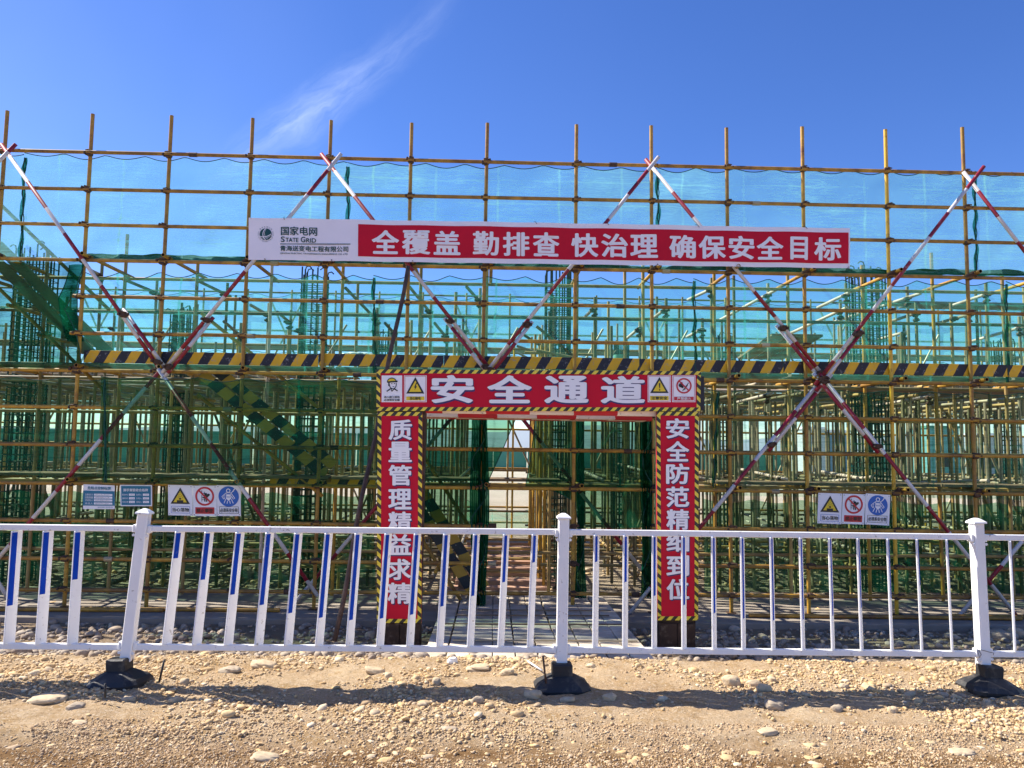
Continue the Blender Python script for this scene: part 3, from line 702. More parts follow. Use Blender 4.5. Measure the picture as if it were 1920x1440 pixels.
# ------------------------------------------------------------------ nets
def netsheet(name, tl, tr, br, bl, Yp, mat, label, nu=60, nv=16, scallop=0., spacing=.5, wr=.02, sag=.0, group='green mesh nets on the front scaffold', hem=True, seed=0, world=False):
    if not world: tl, tr, br, bl = [at(*p, Yp) for p in (tl, tr, br, bl)]
    V = []; topz = []
    W = (tr - tl).length
    for j in range(nv + 1):
        v = j / nv
        for i in range(nu + 1):
            u = i / nu; p = (tl.lerp(tr, u)).lerp(bl.lerp(br, u), v)
            s = abs(math.sin(math.pi * u * W / spacing)); 
            p = Vector((p.x, p.y, p.z - scallop * (1 - v) ** 4 * s ** 1.2 * (.7 + .6 * float(vnoise(np.array(u * W / spacing // 1), np.array(1.), seed)))))
            nzv = float(fbm(np.array(p.x), np.array(p.z * 1.6), 1.6, seed + 3, 3))
            p.y += wr * nzv + sag * math.sin(math.pi * v)
            V.append(p)
    F = [(j * (nu + 1) + i, j * (nu + 1) + i + 1, (j + 1) * (nu + 1) + i + 1, (j + 1) * (nu + 1) + i) for j in range(nv) for i in range(nu)]
    t = thing(name, (tl + tr) / 2, label, 'net', group)
    obj('mesh_sheet', mesh('mesh_sheet', V, F, mat, True), t)
    if hem:
        Vt, Ft = tubepath([v - Vector((0, .004, 0)) for v in V[:nu + 1]], .0055, 5); obj('hem_rope', mesh('hem_rope', Vt, Ft, M['ropegreen'], True), t)
    return t, V
def seam(t, x0, y0, x1, y1, Yp, w=.035):
    a = at(x0, y0, Yp); b = at(x1, y1, Yp); n = 34; p1 = []; p2 = []
    for i in range(n + 1):
        u = i / n; p = a.lerp(b, u); e = math.sin(u * 23 + x0) * .5 + math.sin(u * 51) * .3
        p1.append(p + Vector((e * w * .5, -.01, 0))); p2.append(p + Vector((-e * w * .35 + .012, -.005, 0)))
    m = MB(); m.add(*tubepath(p1, .009, 5)); m.add(*tubepath(p2, .006, 5)); m.build('lacing', M['ropegreen'], t, smooth=True)
    # doubled, ruffled edge of the sheets
    V = []; F = []
    for i in range(n + 1):
        u = i / n; p = a.lerp(b, u)
        for s in (-1, 0, 1): V.append(p + Vector((s * w * (.6 + .5 * math.sin(u * 17 + s)), -.012 * s * s + .006 * math.sin(u * 40), 0)))
    for i in range(n):
        for s in range(2): F.append((i * 3 + s, i * 3 + s + 1, i * 3 + s + 4, i * 3 + s + 3))
    obj('net_edge', mesh('net_edge', V, F, M['net4'], True), t)
YN = YF + .035
# top tier: four sheets laced together
tops = [(-90, 276, 47, 290), (47, 290, 651, 307), (651, 307, 1232, 318), (1232, 318, 1826, 325), (1826, 325, 2080, 329)]
nm = ['pale mesh sheet at the far left end of the top tier', 'pale mesh sheet of the top tier above the white end of the banner', 'pale mesh sheet of the top tier above the middle of the red banner', 'pale mesh sheet of the top tier above the right end of the red banner', 'pale mesh sheet at the far right end of the top tier']
for i, (x0, y0, x1, y1) in enumerate(tops):
    dy0 = 490 + (x0) * .0125; dy1 = 490 + (x1) * .0125
    t, _ = netsheet('safety_net', (x0, y0 - 3), (x1, y1 - 3), (x1 + 4, dy1), (x0 + 2, dy0), YN + .004 * (i % 2), M['net'], nm[i], nu=int(abs(x1 - x0) / 7) + 8, nv=24, scallop=.055, spacing=.52, wr=.03, seed=i)
    if i < 4: seam(t, x1, y1 + 6, x1 + (-8 if i == 0 else 4) , dy1, YN - .01)
# middle tier
mids = [(155, 512, 700, 519), (700, 519, 1300, 525), (1300, 525, 1885, 531), (1885, 531, 2080, 533)]
nm = ['green mesh sheet of the middle tier right of the torn dark net', 'green mesh sheet of the middle tier above the gate', 'green mesh sheet of the middle tier right of the gate', 'green mesh sheet at the far right end of the middle tier']
for i, (x0, y0, x1, y1) in enumerate(mids):
    t, _ = netsheet('safety_net', (x0, y0 - 3), (x1, y1 - 3), (x1 + 4, 702 + x1 * .012), (x0 + 2, 692 + x0 * .012), YF + .07 + .004 * (i % 2), M['net2'], nm[i], nu=int(abs(x1 - x0) / 7) + 8, nv=20, scallop=.07, spacing=.5, wr=.03, seed=10 + i)
    if i < 3: seam(t, x1, y1 + 2, x1 + 4, 702 + x1 * .012, YF + .05, .03)
# low tier
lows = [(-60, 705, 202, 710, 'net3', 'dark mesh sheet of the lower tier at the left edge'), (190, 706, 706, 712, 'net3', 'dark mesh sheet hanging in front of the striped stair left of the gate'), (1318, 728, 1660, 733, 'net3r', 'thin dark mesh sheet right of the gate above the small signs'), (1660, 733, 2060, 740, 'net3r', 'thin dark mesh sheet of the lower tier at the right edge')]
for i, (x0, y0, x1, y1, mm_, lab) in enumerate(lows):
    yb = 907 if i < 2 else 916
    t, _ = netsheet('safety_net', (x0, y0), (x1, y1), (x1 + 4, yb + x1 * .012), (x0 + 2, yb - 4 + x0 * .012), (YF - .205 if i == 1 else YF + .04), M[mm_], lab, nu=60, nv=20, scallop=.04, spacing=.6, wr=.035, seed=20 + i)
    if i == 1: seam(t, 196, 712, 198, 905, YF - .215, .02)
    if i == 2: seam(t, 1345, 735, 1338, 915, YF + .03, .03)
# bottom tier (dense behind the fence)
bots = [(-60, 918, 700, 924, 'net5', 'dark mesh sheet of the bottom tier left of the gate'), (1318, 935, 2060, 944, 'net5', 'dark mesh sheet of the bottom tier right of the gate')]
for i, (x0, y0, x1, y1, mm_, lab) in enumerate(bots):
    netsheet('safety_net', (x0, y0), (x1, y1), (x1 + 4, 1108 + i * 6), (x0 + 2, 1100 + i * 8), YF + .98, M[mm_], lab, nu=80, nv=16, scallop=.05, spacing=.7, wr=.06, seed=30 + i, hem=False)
# dense torn net at upper left
def polynet(name, pts, Yp, mat, label, wr=.03, seed=0, hem=True, group='green mesh nets on the front scaffold'):
    """net cut to a free outline: rows are spans between the left and right outline at each height. pts = list of (py, pxl, pxr)"""
    nu = 26; V = []; rows = []
    for a, b in zip(pts[:-1], pts[1:]):
        n = max(1, int((b[0] - a[0]) / 8))
        for k in range(n): rows.append(tuple(a[q] + (b[q] - a[q]) * k / n for q in range(3)))
    rows.append(pts[-1])
    for (py, xl, xr) in rows:
        for i in range(nu + 1):
            p = at(xl + (xr - xl) * i / nu, py, Yp)
            p.y += wr * float(fbm(np.array(p.x), np.array(p.z), 2.2, seed, 3)) + wr * .8 * math.sin(p.x * 13 + p.z * 3)
            V.append(p)
    m = len(rows)
    F = [(j * (nu + 1) + i, j * (nu + 1) + i + 1, (j + 1) * (nu + 1) + i + 1, (j + 1) * (nu + 1) + i) for j in range(m - 1) for i in range(nu)]
    t = thing(name, V[nu // 2], label, 'net', group)
    obj('mesh_sheet', mesh('mesh_sheet', V, F, mat, True), t)
    if hem:
        for side in (0, nu):
            Vt, Ft = tubepath([V[j * (nu + 1) + side] for j in range(m)], .006, 5); obj('hem_rope', mesh('hem_rope', Vt, Ft, M['ropegreen'], True), t)
    return t
polynet('safety_net', [(492, -60, 158), (545, -60, 150), (580, -60, 118), (622, -60, 140), (690, -60, 152)], YF - .09, M['net5'], 'dense dark green torn net bunched at the upper left corner of the middle tier', .06, 3)
polynet('safety_net', [(498, 132, 160), (520, 120, 158), (560, 108, 146), (590, 112, 142), (640, 126, 158)], YF + .02, M['net4'], 'loose bright green net flap twisted beside the torn dark net', .07, 5)
# nets draped in the gateway
polynet('safety_net', [(782, 790, 968), (840, 790, 944), (905, 790, 914), (960, 790, 900), (986, 790, 897)], YF + .05, M['curtain'], 'draped mesh curtain in the left half of the gateway', .05, 11)
polynet('safety_net', [(786, 1004, 1232), (850, 996, 1232), (912, 985, 1232), (921, 1040, 1232), (940, 1078, 1232), (990, 1084, 1232)], YF + .05, M['curtain'], 'draped mesh curtain in the right half of the gateway', .05, 12)
def bundle(px, y0, y1, wpx, Yp, label, seed):
    V = []; nu = 40; m = 40
    for j in range(m + 1):
        v = j / m; c = at(px, y0 + (y1 - y0) * v, Yp); wv_ = wpx / 145 * (.75 + .35 * math.sin(v * 5 + seed) * v + .2 * v)
        for i in range(nu + 1):
            u = i / nu; V.append(c + Vector(((u - .5) * wv_, .05 * math.sin(u * 31 + 2 * math.sin(v * 4 + seed)) + .02 * math.sin(v * 30 + u * 9), 0)))
    F = [(j * (nu + 1) + i, j * (nu + 1) + i + 1, (j + 1) * (nu + 1) + i + 1, (j + 1) * (nu + 1) + i) for j in range(m) for i in range(nu)]
    t = thing('gathered_net', at(px, y1, Yp), label, 'net', 'nets gathered beside the gateway poles')
    obj('mesh_sheet', mesh('mesh_sheet', V, F, M['net4'], True), t)
    pts = [V[int((nu + 1) * j + nu * (.5 + .4 * math.sin(j * .5)))] - Vector((0, .05, 0)) for j in range(m + 1)]
    Vt, Ft = tubepath(pts, .007, 5); obj('cord', mesh('cord', Vt, Ft, M['ropegreen'], True), t)
bundle(899, 786, 1135, 38, YF - .06, 'dark net gathered into a vertical bundle left of the open way', 0)
bundle(1212, 786, 1120, 26, YF - .06, 'dark net gathered into a bundle against the right gate column', 1.3)
bundle(1088, 786, 1125, 20, YF + .6, 'thin net bundle hanging behind the middle fence post', 2.1)
# folded horizontal net on the upper deck
V = []; F = []; nu = 320; nv = 7
t = thing('folded_net', (0, YF, LZ[3]), 'crumpled green net folded along the deck under the banner', 'net')
for i in range(nu + 1):
    x = at(160, 495, YF).x + (XR - at(160, 495, YF).x) * i / nu
    hgt = .085 + .03 * float(fbm(np.array(x), np.array(0.), 1.5, 3)) + .02 * math.sin(x * 2.1)
    for j in range(nv + 1):
        v = j / nv
        V.append(Vector((x, YF + .0 + .08 * math.sin(v * 2.6) + .05 * float(fbm(np.array(x * 1.0), np.array(v * 2.), 3.5, 8, 3)), LZ[3] + .03 + hgt * v + .018 * float(fbm(np.array(x), np.array(v), 5, 12, 3)))))
for i in range(nu):
    for j in range(nv): a = i * (nv + 1) + j; F.append((a, a + nv + 1, a + nv + 2, a + 1))
obj('mesh_sheet', mesh('mesh_sheet', V, F, M['cloth'], True), t)

# ------------------------------------------------------------------ inner formwork scaffold
DECKZ = 2.62
fw = thing('formwork_scaffold', (0, 14.5, -.37), 'forest of dusty props and pipes holding up the slab formwork behind the nets', 'scaffolding')
MATS = [M['galv'], M['oldyel'], M['olive'], M['olive'], M['galv'], M['olive'], M['oldyel']]
rows = [11.45, 12.25, 13.05, 13.85, 14.65, 15.5, 16.3, 17.1]
xs = []
x = -11.5
while x < 14.5:
    if not (-.45 < x < .72): xs.append(x)
    x += .84
npole = 0
for r_, y in enumerate(rows):
    for x in xs:
        if abs(x) > .78 * y + 1.5: continue
        xx = x + random.uniform(-.07, .07); tall = random.random() < .6
        zt_ = DECKZ + (random.uniform(.35, 1.9) if tall else random.uniform(-.03, .25))
        if x > 0 and tall: zt_ += .1
        pipe('prop', (xx, y, -.37), (xx + random.uniform(-.03, .03), y + random.uniform(-.03, .03), zt_), random.choice(MATS), fw, n=8); npole += 1
        if random.random() < .5:
            coupler((xx, y - .03, random.choice([1.2, 1.2, zt_ - .25, .1])), fw, 1.1)
# denser extra short props between rows
ex = MB(); ex2 = MB()
for y in np.arange(11.85, 17.3, .82):
    for x in xs:
        if abs(x) > .78 * y + 1 or random.random() < .25: continue
        xx = x + .42 + random.uniform(-.1, .1)
        if -.5 < xx < .7: continue
        (ex if random.random() < .5 else ex2).pipe((xx, y, -.37), (xx, y, DECKZ + random.uniform(-.05, .6)), .021, 7)
ex.build('row_of_props', M['olive'], fw, smooth=False, kind='stuff'); ex2.build('row_of_props', M['galv'], fw, smooth=False, kind='stuff')
ex = MB()
for y in np.arange(12.0, 17.6, 1.1):
    for x in xs:
        if abs(x) > .78 * y + 1 or random.random() < .3: continue
        xx = x + .2 + random.uniform(-.1, .1)
        if -.6 < xx < .72: continue
        ex.pipe((xx, y, -.37), (xx + random.uniform(-.06, .06), y, random.choice([1.3, DECKZ])), .022, 7)
ex.build('row_of_props', M['olive'], fw, kind='stuff')
# row of tall props along the passage
for i in range(17):
    y = 11.2 + i * .36; xx = .80 + random.uniform(-.03, .03)
    pipe('prop', (xx, y, -.36), (xx, y, 3.0 + .09 * i * random.uniform(.3, 1) + random.uniform(0, .4)), M['pole'] if i % 3 else M['oldyel'], fw, n=8)
    if i % 2 == 0: pipe('ledger', (.45 + random.uniform(-.1, .2), y, 2.9 + random.uniform(-.1, .9)), (1.15 + random.uniform(0, .5), y, 2.9 + random.uniform(-.1, .9)), random.choice(MATS), fw, n=8)
# ledgers both ways at the lower levels
for z in (.02, 1.2):
    for y in rows:
        for a, b in ((-13, -.45), (.72, 14)):
            pipe('ledger', (a, y + .05, z + random.uniform(-.03, .03)), (b, y + .05, z + random.uniform(-.03, .03)), random.choice(MATS), fw, n=8)
    for x in xs[::1]:
        pipe('ledger', (x + .05, 11.2, z + .055 + random.uniform(-.02, .02)), (x + .05, 17.4, z + .055 + random.uniform(-.02, .02)), random.choice(MATS), fw, n=8)
for x in [xs[i] for i in range(1, len(xs), 2)]:
    if 2 < x < 12 or x < -4: pipe('ledger', (x + .1, 10.9, 1.3 + random.uniform(-.1, .1)), (x + .1, 12.9, 1.26 + random.uniform(-.06, .06)), M['palepipe'], fw, n=8)
# formwork deck: joists along x with gaps, bearers along y
for i in range(19):
    y = 11.25 + i * .335
    for a, b in ((-13, -4.2), (-4.3, -.2), (-.1, 4.9), (4.8, 14)):
        if random.random() < .22: continue
        dz = random.uniform(-.02, .03)
        if i % 2:
            pipe('joist', (a + random.uniform(-.3, .1), y, DECKZ + .03 + dz), (b + random.uniform(-.1, .3), y, DECKZ + .03 - dz), random.choice([M['palepipe'], M['galv'], M['oldyel']]), fw, n=8); continue
        MB().box(a + random.uniform(-.3, .1), b + random.uniform(-.1, .3), y, y + .05 + .03 * (i % 3 == 0), DECKZ + .0 + dz, DECKZ + .075 + dz, bev=.004).build('joist', M['timber_dark'] if random.random() < .6 else M['steelboard'], fw)
for x in xs:
    pipe('bearer', (x, 11.0, DECKZ - .04), (x, 17.6, DECKZ - .03), random.choice(MATS), fw, n=8)
    if random.random() < .6: pipe('bearer', (x + .3, 11.3, DECKZ + .12), (x + .3, 13.5 + random.uniform(0, 3), DECKZ + .15), random.choice(MATS), fw, n=8)
# low tangle of kicker pipes and timber near the floor
for mt_, sd in (('palepipe', 0), ('olive', 1), ('timber', 2), ('oldyel', 3)):
    q_ = MB(); 
    for i in range(75):
        x = random.uniform(-11, 13); y = random.uniform(11.0, 17)
        if -1.2 < x < 1.6: continue
        z = random.choice([-.3, -.12, .02, .12, .3, .45]) + random.uniform(-.04, .04)
        if random.random() < .5: q_.pipe((x, y, z), (x + random.uniform(-.15, .15), y + random.uniform(1, 2.6), z + random.uniform(-.05, .05)), .022, 6)
        else: q_.pipe((x, y, z), (min(x + random.uniform(1, 2.2), 99), y + random.uniform(-.2, .2), z + random.uniform(-.05, .05)), .022, 6)
    q_.build('floor_tangle', M[mt_], fw, kind='stuff')
# beam side forms lying on the deck and steel planks
for (a, b, y, z, h) in [(-3.0, 1.0, 16.8, 3.35, .16), (1.2, 6.5, 16.6, 3.3, .2), (6.4, 12.5, 15.8, 3.2, .18), (-11, -3.2, 16.6, 3.2, .15), (3.5, 9, 13.6, 2.86, .12), (-9, -4, 13.8, 2.84, .1)]:
    MB().box(a, b, y, y + .05, z, z + h).build('form_panel', M['olive'], fw)
    MB().box(a + .3, b + .3, y - .3, y - .05, z - .05, z - .02).build('form_panel', M['timber_dark'], fw)
# pipes that run front to back above the deck
for (x0, y0, x1, y1, Y0, Y1, mt_) in [(362, 522, 432, 556, 11.3, 12.4, 'olive'), (228, 522, 300, 552, 11.3, 12.3, 'olive'), (168, 506, 190, 516, 11.1, 11.5, 'galv'), (420, 603, 452, 630, 11.4, 12.4, 'galv'),
        (1290, 562, 1338, 540, 12.0, 11.1, 'palepipe'), (1350, 600, 1454, 544, 12.9, 11.1, 'palepipe'), (1482, 625, 1590, 576, 12.5, 11.2, 'palepipe'), (1533, 577, 1592, 549, 11.9, 11.1, 'palepipe'),
        (1560, 605, 1726, 550, 13.0, 11.1, 'palepipe'), (1770, 578, 1860, 548, 12.2, 11.1, 'palepipe'), (1672, 602, 1722, 586, 12.4, 11.6, 'galv'), (1744, 610, 1826, 588, 12.6, 11.5, 'galv'), (1648, 636, 1700, 622, 12.9, 12.0, 'palepipe'),
        (1822, 640, 1925, 610, 12.8, 11.4, 'palepipe'), (1176, 634, 1200, 614, 12.1, 11.6, 'palepipe'), (1095, 596, 1115, 576, 12.0, 11.4, 'palepipe'), (1288, 632, 1318, 616, 12.0, 11.5, 'palepipe'), (1220, 600, 1250, 578, 11.9, 11.3, 'palepipe'),
        (875, 538, 900, 566, 11.2, 11.9, 'olive'), (768, 538, 810, 590, 11.3, 12.8, 'olive'), (815, 606, 838, 634, 11.8, 12.6, 'olive'), (722, 606, 742, 628, 11.9, 12.5, 'olive'), (648, 540, 712, 606, 11.3, 12.9, 'olive'), (520, 585, 545, 606, 11.6, 12.2, 'galv'),
        (470, 572, 505, 592, 11.7, 12.4, 'galv'), (1380, 755, 1446, 738, 12.4, 11.2, 'palepipe'), (1637, 762, 1760, 740, 12.9, 11.2, 'palepipe'), (1390, 880, 1480, 900, 14.5, 11.4, 'palepipe'), (1540, 884, 1608, 896, 13.5, 11.2, 'palepipe'), (1080, 878, 1136, 900, 15.0, 11.6, 'palepipe'), (1160, 870, 1232, 890, 15.5, 11.9, 'palepipe')]:
    a = at(x0, y0, Y0); b = at(x1, y1, Y1); pipe('raking_pipe', a, b, M[mt_], fw, n=10)
    q = a.lerp(b, .85); coupler(q - Vector((0, .03, .02)), fw, 1.1); coupler(q + Vector((.02, 0, -.1)), fw, .9)
    pipe('prop', (q.x + .03, q.y, DECKZ - .3), (q.x + .03, q.y, q.z + .18), random.choice([M['galv'], M['olive']]), fw, n=8)
for i in range(14):     # loose diagonal braces inside
    x = random.uniform(-9, 11); y = random.uniform(11.6, 16.5); s = random.choice([-1, 1])
    if -.9 < x < 1.6 or -.9 < x + s * 1.1 < 1.6: continue
    pipe('diagonal_brace', (x, y, -.2), (x + s * 1.1, y, 2.4), random.choice(MATS), fw, n=8)
for i in range(10):
    x = -8 + i * 1.9; s = random.choice([-1, 1]); pipe('diagonal_brace', (x, 16.9, 2.8), (x + s * .9, 16.95, 4.4), M['galv'], fw, n=8)
# reddish boards and pipes across the passage floor
M['redboard'] = pmat('pinkish_form_timber', (.52, .30, .20), .8, var=.2, dirt=(.3, .2, .13), dirt_amt=.5)
for i in range(14):
    y = 10.9 + i * .44 + random.uniform(-.05, .05)
    MB().box(-.5 - random.uniform(0, .4), .75 + random.uniform(0, .5), y, y + random.uniform(.08, .2), -.345, -.31 + .02 * (i % 3), bev=.004).build('floor_board', M['redboard'], fw)
    if i % 3 == 1: pipe('ledger', (-.6, y + .25, -.1 + .0 * i), (.8, y + .25, -.1), M['oldyel'], fw, n=8)
# steel planks at the right upper level
MB().box(at(1642, 550, 12.0).x, 9.2, 12.0, 12.3, 4.13, 4.17).build('deck_board', M['steelboard'], fw)
MB().box(at(1700, 550, 12.35).x, 9.6, 12.34, 12.62, 4.16, 4.2).build('deck_board', M['steelboard'], fw)
for j in range(3):
    a = at(1470 + j * 22, 655, 14.5); V, F = bbox(0, .26, 0, 1.7, 0, .04)
    obj('deck_board', mesh('deck_board', V, F, M['timber_dark']), fw, Matrix.Translation((4.35 + j * .28, 11.9, 3.55)) @ Matrix.Rotation(R(-6), 4, 'X'))
# loose floor pipes in front of the strip
lp = [(-6.2, -4.0, 9.62, 0), (-5.0, -2.6, 9.7, 1), (3.2, 6.6, 9.66, 0), (5.8, 9.0, 9.72, 1)]
for i, (a, b, y, k) in enumerate(lp):
    o = pipe('loose_pipe', (a, y, -.293), (b, y + random.uniform(-.06, .06), -.293), M['ledger'], None, n=10)
    tag(o, ['rusty pipe lying on the concrete strip at the left, nearest the edge', 'rusty pipe lying on the concrete strip left of the gate', 'rusty pipe lying on the concrete strip right of the gate', 'rusty pipe lying on the concrete strip at the far right'][i], 'pipe', 'pipes lying at the scaffold foot')

# rebar column cages
def cage(x, y, top, w_, label, hooks=True):
    t = thing('rebar_column', (x, y, -.37), label, 'rebar column', 'reinforcement cages of the columns')
    b = MB(); n = 5; step = w_ / (n - 1)
    pts = [(i * step - w_ / 2, s * w_ / 2) for i in range(n) for s in (-1, 1)] + [(s * w_ / 2, i * step - w_ / 2) for i in range(1, n - 1) for s in (-1, 1)]
    for (px_, py_) in pts:
        tz = top + random.uniform(-.12, .05); lean = random.uniform(-.015, .015)
        b.pipe((x + px_, y + py_, -.37), (x + px_ + lean, y + py_, tz), .0125, 5)
        if hooks and random.random() < .35:
            s = random.choice([-1, 1]); b.add(*tubepath([(x + px_ + lean, y + py_, tz - .02), (x + px_ + lean + s * .015, y + py_, tz + .04), (x + px_ + lean + s * .06, y + py_, tz + .055), (x + px_ + lean + s * .1, y + py_, tz + .02)], .011, 5))
    b.build('vertical_bar', M['rebar'], t, kind='stuff')
    s_ = MB(); z = -.3
    while z < top - .25:
        h = w_ / 2 + .012; dz = random.uniform(-.012, .012)
        for (a, c) in (((-h, -h), (h, -h)), ((h, -h), (h, h)), ((h, h), (-h, h)), ((-h, h), (-h, -h)), ((-h, 0), (h, 0)), ((0, -h), (0, h))):
            s_.pipe((x + a[0], y + a[1], z + dz), (x + c[0], y + c[1], z + dz + random.uniform(-.012, .012)), .006, 4)
        z += .10 if z > 1 or random.random() < .7 else .16
    s_.build('stirrup', M['rebar'], t, kind='stuff')
for (px_, pt, Yc, w_, lab) in [(72, 470, 12.0, .42, 'dark rebar cage behind the torn net at the left edge'), (592, 505, 12.0, .34, 'dark rebar cage left of the gate, below the white end of the banner'), (1046, 500, 12.0, .36, 'dark rebar cage standing right above the middle of the gate'), (1622, 508, 12.0, .42, 'dark rebar cage with bars fanning out right of the banner end'),
                               (715, 622, 16.2, .3, 'short distant rebar cage just left of the gate'), (1358, 632, 16.4, .3, 'short distant rebar cage right of the gate'), (345, 578, 13.5, .32, 'short rebar cage with hooked tops right of the torn net'), (1165, 640, 15.8, .26, 'slim distant rebar cage above the right part of the gate'), (1880, 640, 16.0, .3, 'short distant rebar cage near the right edge')]:
    p = at(px_, pt, Yc); cage(p.x, Yc, p.z, w_, lab)

# ------------------------------------------------------------------ rear scaffold and its net
YB = 18.0
bs = thing('rear_scaffold', (0, YB, -.35), 'far side pipe scaffold with pale net seen through the building', 'scaffolding')
for i in range(-12, 15):
    x = i * 1.08 + .35
    pipe('pole', (x, YB + .9, -.35), (x, YB + .9, 5.55), M['oldyel'], bs, n=8)
    pipe('pole', (x + .1, YB, -.35), (x + .1, YB, 4.25), M['oldyel'] if i % 3 else M['yellow'], bs, n=8)
for z in LZ:
    pipe('ledger', (-14, YB + .95, z), (16, YB + .95, z), M['olive'] if z > 2.5 else M['pole'], bs, n=8)
for z in (LZ[3], LZ[6], LZ[9], LZ[11]):
    pipe('ledger', (-14, YB - .05, z - .02), (16, YB - .05, z - .02), M['oldyel'], bs, n=8)
for k in range(10):
    MB().box(-14 + k * 3, -11.03 + k * 3, YB + .1, YB + .8, LZ[3] - .02 - .0, LZ[3] + .03).build('deck_board', M['steelboard'], bs)
    if random.random() < .8: MB().box(-14 + k * 3, -11.03 + k * 3, YB + .1, YB + .8, LZ[6] - .02, LZ[6] + .03).build('deck_board', M['steelboard'], bs)
for i in range(6):
    x = -12 + i * 4.6; pipe('diagonal_brace', (x, YB + 1.0, -.2), (x + 2.6, YB + 1.0, 5.3), M['galv'], bs, n=8); pipe('diagonal_brace', (x + 4.4, YB + 1.03, -.2), (x + 1.8, YB + 1.03, 5.3), M['galv'], bs, n=8)
netsheet('safety_net', Vector((-14, YB + .88, LZ[0] - .04)), Vector((16, YB + .88, LZ[0] - .04)), Vector((16, YB + .88, LZ[3])), Vector((-14, YB + .88, LZ[3])), 0, M['netfar'], 'pale net of the top tier on the far side scaffold', nu=220, nv=10, scallop=.09, spacing=.9, wr=.05, seed=50, world=True, group='nets on the far side scaffold')
netsheet('safety_net', Vector((-14, YB + .87, LZ[3] - .05)), Vector((16, YB + .87, LZ[3] - .05)), Vector((16, YB + .87, LZ[6] + .0)), Vector((-14, YB + .87, LZ[6])), 0, M['netfar'], 'pale net of the middle tier on the far side scaffold', nu=220, nv=10, scallop=.09, spacing=.9, wr=.05, seed=51, world=True, group='nets on the far side scaffold')
netsheet('safety_net', Vector((-.9, YB + .87, .55)), Vector((1.5, YB + .87, .4)), Vector((1.5, YB + .87, -.3)), Vector((-.9, YB + .87, -.3)), 0, M['net2'], 'low sagging net across the far end of the passage', nu=40, nv=6, scallop=.3, spacing=2.4, wr=.08, seed=53, world=True, group='nets on the far side scaffold')

# ------------------------------------------------------------------ striped stair flights in the scaffold bay
def flight(x0, y0, x1, y1, label, w2=.155, plain=False):
    Ys = YF + .35; a = at(x0, y0, Ys); b = at(x1, y1, Ys); d = (b - a).normalized(); Ln = (b - a).length
    t = thing('scaffold_stair', b, label, 'stairs', 'stair flights inside the scaffold')
    Mx = Matrix(((d.x, 0, -d.z, a.x), (0, 1, 0, a.y), (d.z, 0, d.x, a.z), (0, 0, 0, 1)))
    for k in range(2):
        V, F = bbox(0, Ln, 0, .02, 0, w2 - .012)
        obj('side_board', mesh('side_board', [(v[0] + k * .07, v[1], v[2]) for v in V], F, M['olive'] if plain else M['stairboard']), t, Mx @ Matrix.Translation((-k * .07, .0 + k * .04, -.02 + (w2 if k else 0))))
    n = int(Ln / .26)
    for i in range(n):
        p = a + d * (i + .5) * Ln / n
        MB().box(p.x - .11, p.x + .13, Ys + .05, Ys + .5, p.z - .02, p.z + .015).build('tread', M['timber_dark'], t)
    for off in (-.24, .85):
        pipe('handrail', a + Vector((0, .0, off)), b + Vector((0, 0, off)), M['pole'], t)
    for i in range(0, n, 2):
        p = a + d * (i + .5) * Ln / n; pipe('tread_pipe', (p.x - .1, Ys - .12, p.z - .2), (p.x - .1, Ys + .6, p.z - .2), M['pole'], t)
flight(-30, 478, 198, 700, 'dark plain sided stair flight behind the torn dark net, topmost of the three', plain=True)
flight(372, 706, 606, 896, 'striped stair flight crossing the left half of the lower tier')
flight(742, 900, 884, 1120, 'striped stair flight seen low behind the left side of the gateway')
lb = thing('landing_board', at(600, 900, YF + .3), 'striped toe board of the stair landing left of the gate', 'board')
a = at(506, 896, YF + .33); b = at(704, 900, YF + .33)
V, F = bbox(0, b.x - a.x, 0, .02, -.10, .02); obj('board', mesh('board', V, F, M['toe']), lb, Matrix.Translation(a))

